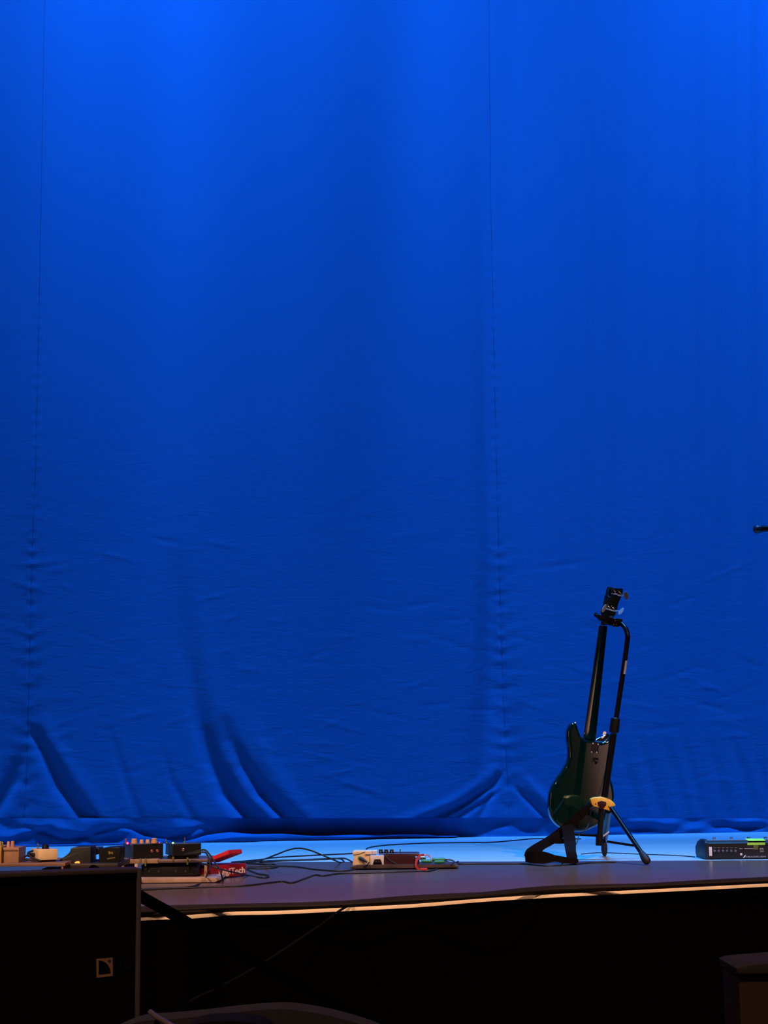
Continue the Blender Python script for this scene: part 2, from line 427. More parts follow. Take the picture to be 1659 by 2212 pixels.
# the loose lower edge rolled forward on the floor
def roll(pts, name='hem_roll'):
    ps = []; rs = []
    for x, y, r in pts:
        g = G(x, y); ps.append(Vector((g.x, g.y + .0, r*.95))); rs.append(r)
    mb = MB(); mb.tube(ps, [float(v) for v in np.interp(np.linspace(0, len(rs)-1, 60), range(len(rs)), rs)], n=10); return mb.build(name, M_curt, root)
roll([(-260, 1836, .010), (-40, 1830, .007), (100, 1829, .006), (250, 1826, .007), (400, 1820.5, .008), (520, 1818.5, .010), (640, 1815.5, .014), (760, 1813, .016), (850, 1810.5, .015), (905, 1808.5, .010), (960, 1807.5, .005)])
roll([(1540, 1799, .004), (1600, 1797.5, .009), (1670, 1796, .011), (1800, 1794, .010), (1950, 1791, .005)])

# flap of the hem spread forward on the boards below the hollow
rows = []
for x in np.linspace(395, 985, 90):
    yt_ = float(np.interp(x, [395, 440, 500, 560, 640, 740, 850, 930, 985], [1819, 1806, 1798, 1801, 1804, 1805.5, 1803.5, 1805, 1806.5])); yb_ = float(np.interp(x, [395, 520, 640, 760, 850, 985], [1820.5, 1818, 1815, 1812.5, 1810, 1807.2]))
    u_, z_ = cpoint(x, yt_); top_ = CB0 + cdir*u_ + cn*.015; top_.z = z_
    bot_ = G(x, yb_, .004) + cn*.01
    rows.append([top_ + (bot_ - top_)*t + cn*(.018*math.sin(math.pi*t)*(1 + .5*math.sin(x/37))) + Vector((0, 0, .004*math.sin(t*7 + x/23))) for t in [k/9 for k in range(10)]])
grid_mesh('hem_flap', np.array([[list(p) for p in r] for r in rows]), M_curt, root, thick=True)

# ------------------------------------------------------------------ bass guitar
BO = P(1262, 1690, 7.78)
yaw = math.radians(BYAW if 'BYAW' in globals() else 14); lean = math.radians(0.0)
bn = Vector((math.sin(yaw)*math.cos(lean), -math.cos(yaw)*math.cos(lean), -math.sin(lean)))   # outward normal of the back
bd = -bn
def q7(x, y): return (1160 + x/6.9125, 1540 + y/6.9125)
out = [(562,140),(520,152),(478,220),(460,300),(463,400),(478,520),(484,620),(470,700),(432,790),(370,885),(300,985),(243,1080),(206,1180),(190,1280),(186,1380),(197,1480),(226,1570),(278,1645),(345,1700),(440,1745),(560,1770),(650,1776),(740,1760),(820,1728),(910,1685),(1000,1625),(1085,1540),(1135,1450),(1160,1350),(1165,1230),(1150,1110),(1124,1010),(1106,930),(1112,830),(1138,690),(1165,560),(1190,430),(1206,340),(1200,290),(1180,272),(1150,280),(1115,325),(1075,380),(1015,420),(950,436),(880,418),(800,404),(725,388),(672,345),(636,268),(612,190),(590,150)]
def PB(x, y, off=0.0): return PL(x, y, BO + bd*off, bn)
g = thing('bass_guitar', BO + Vector((0, 0, -.24)), 'green four-string bass guitar seen from behind hanging on its stand', 'bass guitar')
body_pts = catmull([PB(*q7(*p)) for p in out + [out[0]]], 3)[:-1]
mb = MB()
BT = .045
def inset_poly(pts, amt):
    n = len(pts); c = sum(pts, Vector()) / n; res = []
    for i in range(n):
        t = (pts[(i+2) % n] - pts[i-2]).normalized(); nn = t.cross(bn).normalized()
        res.append(pts[i] + nn*amt)
    return res
test = inset_poly(body_pts, .01)
cen = sum(body_pts, Vector())/len(body_pts)
sgn = 1 if sum((a-cen).length for a in test) < sum((a-cen).length for a in body_pts) else -1
rr = .016
rings = []
for k in range(7):
    a = math.pi/2*k/6
    rings.append([p + bd*(rr*(1-math.sin(a))) for p in inset_poly(body_pts, sgn*rr*(1-math.cos(a)))])
rings = rings[::-1]
for k in range(1, 7):
    a = math.pi/2*k/6
    rings.append([p + bd*(BT - rr + rr*math.sin(a)) for p in inset_poly(body_pts, sgn*rr*(1-math.cos(a)))])
# first ring is the flush rim (k=6 -> no inset? order: inset large at the back face)
R_ = []
for k in range(7):
    a = math.pi/2*k/6
    R_.append([p + bd*(rr*(1-math.sin(a))) for p in inset_poly(body_pts, sgn*rr*(1-math.cos(a)))])
R_ = R_[::-1]          # back face (inset, depth 0) -> rim
for k in range(0, 7):
    a = math.pi/2*k/6
    R_.append([p + bd*(BT - rr + rr*math.sin(a)) for p in inset_poly(body_pts, sgn*rr*(1-math.cos(a)))])
mb.ring_bridge([[mb.bm.verts.new(p) for p in r] for r in R_])
bd_ = mb.build('body', M_green, g)
for p_ in bd_.data.polygons:
    if len(p_.vertices) > 40: p_.use_smooth = False
# control plate corner with knobs, seen past the lower horn on the front side
mb = MB()
front_off = BT
def PF(x, y): return PB(*q7(x, y), off=BT)
mb.prism([PF(*p) for p in [(880,395),(960,360),(1010,330),(1060,325),(1110,310),(1100,420),(900,430)]], bd*.004, bev=.001)
mb.build('pickguard', M_chrome, g)
mb = MB()
a = PB(*q7(1010, 305), off=BT+.004); mb.lathe(a, bd, [(0, .009), (.004, .010), (.016, .009), (.018, .007)])
mb.build('control_knob', M_chrome, g)
mb = MB(); a = PB(*q7(1055, 330), off=BT+.004); mb.lathe(a, bd, [(0, .007), (.010, .008), (.014, .005)]); mb.build('control_knob', M_chrome, g)
# strap button on the upper horn
mb = MB(); a = PB(*q7(565, 160), off=BT*.5); mb.lathe(a + Vector((0, 0, -.004)), (0.1, 0, 1), [(0, .004), (.006, .004), (.008, .007), (.011, .006)]); mb.build('strap_button', M_chrome, g)
# neck plate + bolts
npx = [(815, 432), (925, 442), (915, 605), (800, 590)]
mb = MB(); mb.prism([PB(*q7(*p), off=-.0002) for p in npx], bn*.0018, bev=.0006, seg=1); pl = mb.build('neck_plate', mat('dark_neck_plate', (.02, .02, .03), .2, metal=.6), g)
for p in [(832, 455), (910, 468), (812, 582), (888, 588)]:
    mb = MB(); mb.lathe(PB(*q7(*p), off=-.001), bn, [(0, .0045), (.003, .0042), (.004, .003)], n=12); mb.build('plate_screw', M_chrome, pl)
# a small dark irregular patch on the back below the plate
mb = MB()
rnd = random.Random(5)
for k in range(16):
    cx, cy = 850 + rnd.uniform(-30, 60), 640 + rnd.uniform(0, 120); r_ = rnd.uniform(8, 22)
    mb.prism([PB(*q7(cx + r_*math.cos(t)*rnd.uniform(.5, 1.2), cy + r_*math.sin(t)*rnd.uniform(.5, 1.2)), off=-.0002 - k*.00002) for t in [i*math.pi/4 for i in range(8)]], bn*.0006)
o = mb.build('back_patch', mat('back_patch_brown', (.014, .010, .009), .55), g, smooth=False); o['label'] = 'dark irregular patch on the back of the body'
# neck: half-round section tapering to the nut
na = (1273.5, 1597); nb = (1303.5, 1352)     # centre line in pixels
hw0, hw1 = 13.0, 8.6                        # half widths in px
def neck_station(t, x=None, y=None, hw=None, dep=.021, front=0.012, base=0.0):
    x = na[0] + (nb[0]-na[0])*t; y = na[1] + (nb[1]-na[1])*t
    hw = hw0 + (hw1-hw0)*t
    c = PB(x, y, off=BT*.55); rgt = (PB(x+10, y+1.25, off=BT*.55) - PB(x, y, off=BT*.55)) / 10.0
    return c, rgt*hw
mb = MB(); rings = []
for i in range(25):
    t = i/24; c, w = neck_station(t)
    dep = .022 - .004*t
    if i == 0: dep = .026
    rings.append([mb.bm.verts.new(c + w*q + bn*dep*(1-abs(q)**1.4)) for q in [math.cos(math.pi*k/16) for k in range(17)]])
mb.ring_bridge(rings); nk = mb.build('neck', M_green, g)
mb = MB()
r0, r1 = neck_station(0), neck_station(1)
mb.prism([r0[0]-r0[1], r0[0]+r0[1], r1[0]+r1[1], r1[0]-r1[1]], bd*.007, bev=.001, seg=1)
mb.build('fretboard', mat('dark_rosewood', (.03, .016, .010), .5), g)
# heel block running from the neck into the body
mb = MB(); c, w = neck_station(0); c2 = PB(1268, 1606, off=BT*.5)
mb.prism([c-w*1.0+bn*.001, c+w*1.0+bn*.001, c2+w*1.02, c2-w*1.02], bd*.012, bev=.002); mb.build('heel', M_green, g)
# headstock
def q8(x, y): return (1240 + x/6.9125, 1240 + y/6.9125)
hs = [(405,760),(440,640),(405,560),(455,455),(470,330),(500,250),(508,192),(530,186),(572,212),(610,206),(650,222),(700,208),(735,222),(728,300),(690,370),(655,440),(650,520),(625,600),(590,635),(520,760)]
HO = BT*.55 - .002
mb = MB(); mb.prism([PB(*q8(*p), off=HO-.001) for p in hs], bd*.014, bev=.0025, seg=2)
hd = mb.build('headstock', mat('headstock_dark_green', (.004, .010, .009), .5, spec=.2, coat=0), g)
def tuner(px, py, dirx, dirz, Lp, label, m_peg, pegw=(.009, .004, .014), tilt=0):
    c = PB(px, py, off=HO-.004)
    rx = (PB(px+10, py+1.3, off=HO) - PB(px, py, off=HO)).normalized(); uz = bn.cross(rx).normalized()
    if uz.z < 0: uz = -uz
    mb = MB()
    mb.box(c - rx*.011 - uz*.014 + bn*.001, rx*.022, uz*.028, bn*.003, bev=.001)
    mb.lathe(c + bn*.003, bn, [(0, .009), (.006, .009), (.008, .006)], n=16)
    mb.lathe(c + bn*.004 - uz*.009 - rx*.014, rx, [(0, .004), (.028, .004)], n=10)
    k = mb.build('tuning_gear', M_chrome, hd)
    e = c + bn*.004 - uz*.009
    tip = e + rx*dirx*Lp
    tip = tip + bn*.010
    mb = MB(); mb.cyl(e, tip, .003, .0025, n=10)
    v = (rx*dirx*math.sin(tilt) + uz*math.cos(tilt)).normalized()
    mb.prism([tip + v*.021*math.cos(a) + (bn*.3+rx*dirx).normalized()*.0095*math.sin(a) + rx*dirx*.003 for a in [2*math.pi*i/14 for i in range(14)]], (bn - rx*dirx*.2).normalized()*.005, bev=.001, seg=1)
    o = mb.build('tuning_peg', m_peg, k)
    return k
tuner(*q8(600, 268), -1, 1, .028, '', M_chrome)
tuner(*q8(680, 290), 1, 1, .026, '', M_tan, tilt=-.25)
tuner(*q8(515, 500), -1, 1, .026, '', M_cream, tilt=-.35)
tuner(*q8(580, 520), 1, 1, .034, '', mat('pale_blue_pearl', (.35, .5, .7), .3), tilt=.5)

# ------------------------------------------------------------------ guitar stand
SY = 7.62
foot_b = G(1306, 1856)
st = thing('guitar_stand', G(1308, 1856), 'black tripod guitar stand with yellow hub standing behind the green bass', 'guitar stand')
hubc = P(1301, 1738, SY)
top_bend = P(1353, 1385, SY + .0)
mb = MB(); mb.cyl(P(1306, 1722, SY), P(1325.5, 1586, SY), .0155, n=18); mb.build('lower_pole', M_blackm, st)
mb = MB(); mb.lathe(P(1326, 1583, SY), (P(1330, 1550, SY)-P(1326, 1583, SY)), [(0, .019), (.003, .0225), (.045, .0225), (.066, .021), (.070, .0165)], n=20)
mb.build('height_clutch', M_black, st)
mb = MB(); mb.tube([P(1330.5, 1556, SY), P(1337, 1512, SY), P(1347, 1444, SY), P(1355, 1385, SY), P(1355.5, 1372, SY), P(1351, 1357, SY+.015), P(1343, 1347.5, SY+.04)], .0118, n=16)
up_ = mb.build('upper_pole', M_blackm, st)
mb = MB(); a = P(1349.5, 1456.5, SY-.0118); b = P(1353.5, 1427, SY-.0118)
mb.ribbon([P(1348.8, 1456, SY-.0108), P(1351, 1441, SY-.0108), P(1353.0, 1427, SY-.0108)], [Vector((.0048, .003, 0))]*3, .0012)
o = mb.build('paper_label', M_white, up_); o['label'] = 'small white sticker on the upper pole'
# yoke
mb = MB()
mb.prism([P(x, y, SY+.035) for x, y in [(1285, 1327), (1288, 1325.5), (1297, 1329), (1306, 1333), (1322, 1337), (1327, 1335.5), (1335, 1336), (1344.5, 1336), (1345, 1344), (1343, 1351), (1336, 1354), (1326, 1353), (1318, 1348), (1306, 1343.5), (1297, 1341), (1290, 1334)]], (0, .032, 0), bev=.003)
yk = mb.build('yoke', M_blackm, st)
for x, y in [(1328.5, 1340.5), (1334.3, 1340), (1325.3, 1349.2), (1330.5, 1349.6)]:
    mb = MB(); mb.lathe(P(x, y, SY+.0352), (0, -1, 0), [(0, .0022), (.002, .002), (.0025, .001)], n=10); mb.build('yoke_screw', M_chrome, yk)
mb = MB(); mb.tube([P(1287, 1328, SY+.05), P(1290, 1330, SY+.10), P(1296, 1333, SY+.16)], .010, n=12); mb.build('yoke_arm', M_rubber, st)
mb = MB(); mb.tube([P(1321, 1338, SY+.05), P(1322, 1337, SY+.10), P(1320, 1335, SY+.16)], .010, n=12); mb.build('yoke_arm', M_rubber, st)
# hub
hub = [(800,1290),(850,1262),(960,1250),(1060,1280),(1105,1300),(1150,1340),(1172,1370),(1165,1400),(1122,1380),(1118,1460),(1085,1466),(1030,1442),(960,1425),(920,1412),(850,1402),(815,1380)]
mb = MB(); mb.prism([P(*q7(*p), SY-.035) for p in hub], (0, .05, 0), bev=.004); hb = mb.build('hub', M_yellow, st)
mb = MB(); mb.prism([P(*q7(*p), SY-.037) for p in [(905,1330),(960,1312),(1030,1330),(1035,1372),(1000,1410),(985,1440),(940,1425),(915,1380)]], (0, -.004, 0), bev=.001); mb.build('hub_emblem', M_dred, hb)
for p in [(877, 1360), (1072, 1402)]:
    mb = MB(); mb.lathe(P(*q7(*p), SY-.035), (0, -1, 0), [(0, .003), (.002, .003), (.003, .002)], n=10); mb.build('hub_bolt', M_black, hb)
# legs
def foot(o_, d_, r=.019, L=.055, prof=None):
    mb = MB(); mb.lathe(o_, d_, prof or [(0, r*.55), (.006, r*.62), (L*.35, r*.85), (L*.6, r), (L*.85, r*.92), (L*.97, r*.5), (L, .001)], n=18); return mb
# right leg (towards the camera)
fa = G(1397, 1863, .012); fa = Vector((fa.x, fa.y, .020))
ha = P(1320, 1745, SY-.03)
mb = MB(); dvec = (fa-ha).normalized(); mb.cyl(ha, fa, .0105, n=16); lg = mb.build('leg', M_blackm, st)
mb = foot(fa - dvec*.055, dvec, .019, .072); mb.build('rubber_foot', M_rubber, lg)
# left leg
fb = G(1146, 1857, .012); fb = Vector((fb.x, fb.y, .020)); hbp = P(1278, 1736, SY-.03)
mb = MB(); dvec = (fb-hbp).normalized(); mb.cyl(hbp, fb, .0125, n=16); lg2 = mb.build('leg', M_blackm, st)
mb = foot(fb - dvec*.055, dvec, .019, .068); mb.build('rubber_foot', M_rubber, lg2)
# rear leg, nearly upright in view
fc = G(1306, 1850); fc = Vector((fc.x, fc.y, 0))
hc = P(1314, 1750, SY+.02)
mb = MB(); mb.cyl(hc, fc + Vector((0, 0, .09)), .0165, .0185, n=18)
mb.lathe(fc + Vector((0, 0, .095)), (0, 0, -1), [(0, .0185), (.01, .0165), (.016, .010), (.022, .008)], n=16)
lg3 = mb.build('leg', M_blackm, st)
mb = MB(); mb.lathe(fc + Vector((0, 0, .078)), (0, 0, -1), [(0, .006), (.012, .012), (.028, .015), (.05, .0155), (.066, .012), (.0775, .006)], n=18); mb.build('rubber_foot', M_rubber, lg3)
# inner post ending above the floor
mb = MB(); mb.cyl(P(1299.5, 1742, SY-.02), P(1294.5, 1825, SY-.02), .0135, .0125, n=16)
mb.cyl(P(1294.8, 1802, SY-.02), P(1294.3, 1826.5, SY-.02), .0165, .0165, n=16); mb.build('centre_post', M_black, st)
mb = MB(); mb.box(P(1303, 1808.5, SY-.045), P(1316, 1799, SY-.045)-P(1303, 1808.5, SY-.045), (0, .004, 0), (0, 0, .008), bev=.001); o = mb.build('clip', M_white, st); o['label'] = 'pale clip around the rear leg'
mb = MB(); mb.cyl(P(1290, 1805, SY-.02), P(1240, 1802.5, SY+.03), .0062, n=10); mb.build('brace', M_blackm, st)
mb = MB(); mb.cyl(P(1312, 1818, SY+.0), P(1369, 1826.5, SY-.15), .0056, n=10); mb.build('brace', M_blackm, st)

# ------------------------------------------------------------------ strap over the leg
def q6(x, y): return (1100 + x/4.88, 1680 + y/4.88)
def rp(seq, Y):
    pts, ws = [], []
    for i, (x, y, w, *yy) in enumerate(seq):
        Yp = yy[0] if yy else Y
        pts.append(P(*q6(x, y), Yp))
    for i, (x, y, w, *yy) in enumerate(seq):
        Yp = yy[0] if yy else Y
        x0, y0 = seq[max(i-1, 0)][:2]; x1, y1 = seq[min(i+1, len(seq)-1)][:2]
        t = Vector((x1-x0, y1-y0)); t.normalize(); nx, ny = -t.y, t.x
        a = P(*q6(x + nx*w/2, y + ny*w/2), Yp); b = P(*q6(x - nx*w/2, y - ny*w/2), Yp)
        ws.append((a-b)/2)
    return pts, ws
M_strap = mat('dark_brown_webbing', (.0028, .002, .003), .8, spec=.1, bump=.3, scale=120)
SS = thing('guitar_strap', G(1190, 1866), 'dark guitar strap draped over the left leg of the stand and looped on the floor', 'strap')
mb = MB(); pts, ws = rp([(840, 320, 70, 7.52), (740, 400, 95, 7.52), (640, 500, 105, 7.52), (520, 600, 110, 7.52), (400, 680, 100, 7.5), (290, 740, 95, 7.47), (215, 790, 90, 7.46), (185, 840, 70, 7.46)], 7.5)
mb.ribbon(pts, ws, .004); mb.build('webbing', M_strap, SS)
mb = MB(); pts, ws = rp([(610, 500, 120, 7.50), (625, 580, 125, 7.49), (640, 680, 125, 7.47), (650, 780, 110, 7.44), (668, 850, 105, 7.43), (690, 880, 60, 7.43)], 7.5)
mb.ribbon(pts, ws, .004); mb.build('webbing', M_strap, SS)
mb = MB(); pts, ws = rp([(170, 845, 90, 7.46), (260, 838, 130, 7.42), (380, 845, 125, 7.41), (480, 850, 70, 7.41), (580, 868, 70, 7.41), (680, 880, 50, 7.41), (725, 875, 40, 7.43)], 7.5)
mb.ribbon(pts, ws, .004); mb.build('webbing', M_strap, SS)
mb = MB(); pts, ws = rp([(430, 655, 40, 7.50), (500, 668, 55, 7.50), (590, 668, 50, 7.50)], 7.5)
mb.ribbon(pts, ws, .004); mb.build('webbing', M_strap, SS)

# ------------------------------------------------------------------ generic pixel box
def pb(x0, x1, yt, yb, Y, depth, yaw_=0.0, zb=None):
    """box: returns origin corner (front left bottom), ex, ey(back), ez; yaw>0 shows the left side"""
    s = Y/F; o = P(x0, yb, Y)
    if zb is not None: o.z = zb
    w = (x1-x0)*s/math.cos(yaw_); h = (yb-yt)*s
    ex = Vector((math.cos(yaw_), math.sin(yaw_), 0))*w; ey = Vector((-math.sin(yaw_), math.cos(yaw_), 0))*depth
    return o, ex, ey, Vector((0, 0, h))
def knob(p, r, h, m, parent, name='knob', n=18, cap=.85):
    mb = MB(); mb.lathe(p, (0, 0, 1), [(0, r*1.05), (h*.15, r), (h*.9, r*cap), (h, r*cap*.8)], n=n); return mb.build(name, m, parent)
def led(p, r, m, parent):
    mb = MB(); mb.ball(p, r, n=10); return mb.build('led', m, parent)
M_ledr = mat('red_led', (.5, .02, .05), emit=(1, .03, .12), es=6)
M_ledg = mat('green_led', (.1, .5, .05), emit=(.25, 1, .05), es=4)
M_ledo = mat('orange_display', (.5, .1, .02), emit=(1, .13, .02), es=5)
M_ledp = mat('magenta_led', (.4, .05, .3), emit=(.6, .06, .35), es=.6)
def toggle(p, h, m, parent):
    mb = MB(); mb.lathe(p, (0, 0, 1), [(0, .0055), (.003, .0055), (.0035, .0028), (h*.8, .0024), (h*.85, .0042), (h, .0036)], n=12); return mb.build('toggle_switch', m, parent)
def jack(p, n_, parent, r=.0055, m=None):
    mb = MB(); mb.lathe(p, n_, [(0, r), (.003, r), (.004, r*.7), (.0035, r*.45), (.001, r*.4)], n=14); return mb.build('jack_socket', m or M_chrome, parent)

# ------------------------------------------------------------------ right-hand floor processor
YR = 7.50
o = G(1530, 1857.2); o.z = 0.004; YR = o.y
s = YR/F
prof = [(0, .004), (.004, 0), (.22, 0), (.235, .012), (.235, .052), (.20, .073), (.035, .083), (.012, .079), (0, .071)]
fx = thing('floor_processor', (o.x+.25, o.y+.1, 0), 'long black floor effects processor with neon green tape at the right edge', 'effects unit')
pw = .56
mb = MB(); mb.prism([Vector((o.x, o.y + a, b + .003)) for a, b in prof], (pw, 0, 0), bev=.002, seg=2); mb.build('chassis', mat('processor_black', (.010, .012, .018), .4), fx)
# end cheek, thicker rounded
ck = [(-.004, .006), (.002, -.003), (.226, -.003), (.250, .012), (.250, .045), (.20, .071), (.13, .084), (.10, .088), (.04, .089), (.012, .086), (-.004, .074)]
mb = MB(); mb.prism([Vector((o.x-.012, o.y + a, b + .003)) for a, b in ck], (.014, 0, 0), bev=.003, seg=2); mb.build('end_cheek', mat('processor_cheek', (.010, .014, .020), .5), fx)
# top panel (blue plate)
tp = [Vector((o.x+.006, o.y+.020, .0845)), Vector((o.x+pw, o.y+.020, .0845)), Vector((o.x+pw, o.y+.195, .0775)), Vector((o.x+.006, o.y+.195, .0775))]
mb = MB(); mb.prism(tp, (0, 0, .0025)); mb.build('top_panel', mat('blue_grey_panel', (.10, .16, .30), .4), fx)
def fxp(x, y, d=0): return P(x, y, YR - .0005 - d)
for x in (1543, 1580, 1617, 1654):
    p = P(x, 1818, YR+.13); p.z = .080
    mb = MB(); mb.lathe(p, (0, 0, 1), [(0, .006), (.004, .006), (.005, .004), (.008, .004), (.009, .007), (.014, .0065), (.016, .004)], n=14); mb.build('footswitch', M_chrome, fx)
# tape
mb = MB(); z0 = .0875
a = P(1615, 1823, YR+.02); b = P(1652.5, 1823, YR+.02)
mb.prism([Vector((a.x, YR+.004, .084)), Vector((b.x, YR+.004, .084)), Vector((b.x+.0, YR+.06, .0905)), Vector((a.x-.004, YR+.06, .0905))], (0, 0, .0012))
o1 = mb.build('tape', M_note, fx); o1['label'] = 'bright green tape patch on the top edge'
mb = MB(); mb.box(fxp(1614.5, 1825.5), Vector((37.5*s, 0, 0)), (0, -.0012, 0), (0, 0, 5.0*s)); mb.build('tape', M_note, fx)
mb = MB(); mb.box(fxp(1628, 1835), Vector((9.5*s, 0, 0)), (0, -.0008, 0), (0, 0, 10.5*s)); mb.build('tape', mat('dull_green_tape', (.10, .16, .05), .7), fx)
mb = MB(); mb.box(fxp(1532, 1849), Vector((6.3*s, 0, 0)), (0, -.001, 0), (0, 0, 18.5*s), bev=.0004); o1 = mb.build('sticker', M_lens, fx); o1['label'] = 'white upright sticker on the front'
for i in range(6):
    x = 1543.5 + i*9
    mb = MB(); mb.box(fxp(x-2, 1831.8 + .1), Vector((5.5*s, 0, 0)), (0, -.0006, 0), (0, 0, 1.3*s)); mb.build('marking', M_print, fx)
    jack(fxp(x, 1838), (0, -1, 0), fx, r=.0052, m=M_print)
for x0, x1, y in ((1597, 1603.5, 1833), (1608, 1628, 1833), (1641, 1649, 1833), (1641, 1649, 1836), (1642, 1650, 1839)):
    mb = MB(); mb.box(fxp(x0, y+1), Vector(((x1-x0)*s, 0, 0)), (0, -.0006, 0), (0, 0, 1.4*s)); mb.build('marking', mat('light_print', (.35, .37, .45), .5), fx)
mb = MB(); mb.box(fxp(1599, 1847.5), Vector((4.2*s, 0, 0)), (0, -.0008, 0), (0, 0, 4.6*s)); mb.build('marking', M_lens, fx)
mb = MB(); mb.prism([fxp(1605, 1853), fxp(1607.5, 1853), fxp(1611.5, 1847.5), fxp(1609, 1847.5)], (0, -.0008, 0)); mb.build('brand_slash', M_lens, fx, smooth=False)
text_mesh('HEADRUSH', 4.6*s, fxp(1611.5, 1852.6, .0006), (1, 0, 0), (0, 0, 1), .0002, mat('logo_grey', (.45, .48, .58), .5), fx, width=41*s)
for dx in (.02, .5):
    for dy in (.02, .2):
        mb = MB(); mb.cyl((o.x+dx, o.y+dy, 0), (o.x+dx, o.y+dy, .006), .008, n=12); mb.build('rubber_foot', M_rubber, fx)

# ------------------------------------------------------------------ centre pedalboard and pedals
YC = G(830, 1879).y; sC = YC/F
def g_at(x, y): return G(x, y)
cb = thing('pedalboard', G(868, 1878), 'low flat brown pedalboard on the stage floor in the middle', 'pedalboard')
o, ex, ey, ez = pb(758, 984, 1870.5, 1878.5, YC, .21, zb=.006)
mb = MB(); pts = []
w_ = ex.length
for t in range(9): a = math.pi/2 + math.pi*t/8; pts.append(o + Vector((.02 + .02*math.cos(a), 0, .008 + .0075*math.sin(a))))
prf = [(0, .0), (w_, .0), (w_+.005, .006), (w_, .011), (w_-.03, .014), (.35*w_, .0155), (.03, .016), (-.004, .011)]
mb.prism([o + Vector((a, 0, b)) for a, b in prf], (0, .21, 0), bev=.003, seg=2); mb.build('board', mat('worn_dark_board', (.060, .036, .032), .45, var=.3, scale=25), cb)
for dx in (.03, w_-.04):
    for dy in (.02, .17):
        mb = MB(); mb.cyl((o.x+dx, o.y+dy, 0), (o.x+dx, o.y+dy, .008), .009, n=12); mb.build('rubber_foot', M_rubber, cb)
ZB = .0225
# cream box with white hood
t = thing('junction_pedal', P(786, 1869, YC+.03), 'cream pedal at the left end of the flat middle pedalboard', 'pedal', None)
YP = YC + .03
def V3(x, y, Y, z=None):
    p = P(x, y, Y)
    if z is not None: p.z = z
    return p
oo = V3(761, 1868, YP, ZB)
mb = MB()
poly = [(761.5, 1869.5), (803, 1869.5), (803, 1838), (765, 1838), (762, 1840.5), (761, 1844), (763, 1847), (765.5, 1849), (764.5, 1853), (762.5, 1858)]
mb.prism([P(x, y, YP) for x, y in poly], (0, .09, 0), bev=.003); mb.build('housing', M_cream, t)
mb = MB(); mb.tube([P(764, 1847, YP-.0012), P(776, 1845, YP-.0012), P(789, 1840, YP-.0012)], .0012, n=6); mb.build('groove', M_rubber, t)
mb = MB(); mb.lathe(P(777, 1853, YP), (.5, -1, -.3), [(0, .0085), (.006, .0085), (.007, .007), (.010, .007)], n=14); jk = mb.build('plug', M_greenp, t); 
mb = MB(); mb.lathe(P(778, 1853.5, YP-.004), (.8, -.45, -.45), [(0, .0078), (.012, .0082), (.020, .007), (.038, .0045)], n=14); mb.build('plug_sleeve', M_rubber, t)
t2 = thing('power_box', P(815, 1869, YC+.02), 'white moulded box with a black recess beside the cream pedal', 'power supply')
YW = YC + .015
mb = MB()
poly = [(800.5, 1869.3), (805.5, 1869.3), (807.5, 1856.5), (811, 1855.2), (821, 1855.2), (823.5, 1857), (825.5, 1868.8), (829, 1868.8), (829.5, 1848), (800, 1848)]
mb.prism([P(x, y, YW) for x, y in poly], (0, .035, 0), bev=.0018, seg=2); mb.build('hood', M_white, t2)
mb = MB(); o, ex, ey, ez = pb(801, 829, 1855, 1869, YW+.012, .02); mb.box(o, ex, ey, ez); mb.build('recess', M_black, t2)
mb = MB(); o, ex, ey, ez = pb(808, 815, 1858.5, 1863.5, YW+.002, .012); mb.box(o, ex, ey, ez, bev=.001)
o, ex, ey, ez = pb(816, 821.5, 1858.2, 1863.5, YW+.002, .012); mb.box(o, ex, ey, ez, bev=.001); mb.build('plug', M_rubber, t2)
mb = MB(); mb.prism([P(x, y, YW+.04) for x, y in [(785, 1845.3), (814.5, 1845.3), (814.5, 1837.2), (787, 1837.2), (785, 1838.5)]], (0, .06, 0), bev=.002); mb.build('lid', M_white, t2)
mb = MB(); mb.box(*pb(789, 812, 1845.4, 1848.2, YW+.012, .08)); mb.build('shadow_strip', mat('lilac_shadow_line', (.16, .15, .22), .5), t2)  # strip tinted lilac to paint the shade between lid and hood
# dark red pedal
t3 = thing('overdrive_pedal', P(866, 1870, YC+.03), 'dark maroon pedal with three square black knobs on the middle pedalboard', 'pedal')
YD = YC + .03
mb = MB(); mb.prism([P(x, y, YD) for x, y in [(830, 1870), (903, 1869.8), (906, 1862), (906, 1846), (904, 1845), (860, 1846), (829, 1846.2)]], (0, .10, 0), bev=.003); mb.build('housing', M_dred, t3)
mb = MB(); mb.prism([P(818, 1846, YD), P(906, 1845.5, YD), P(905, 1841.8, YD+.11), P(820, 1841.8, YD+.11)], (0, 0, .004), bev=.001, seg=1); mb.build('face_plate', mat('maroon_plate', (.05, .012, .014), .4), t3)
for x in (822.5, 834.3, 846):
    o, ex, ey, ez = pb(x-4.2, x+4.2, 1835.5, 1844.5, YD+.02, .018)
    mb = MB(); mb.box(o, ex, ey, ez, bev=.0015); k = mb.build('knob', M_black, t3)
    mb = MB(); mb.ball(o + ex*.5 + ez*.45 - Vector((0, .0006, 0)), .0016, n=8); mb.build('pointer', M_lens, k)
toggle(P(864.6, 1843, YD+.06), .016, M_chrome, t3)
mb = MB(); mb.tube([P(832, 1848, YD-.004), P(842, 1858, YD-.008), P(856, 1866, YD-.01)], .0022, n=8); o1 = tag(mb.build('patch_cable', M_cable), 'thin grey patch cable slanting across the maroon pedal', 'cable')
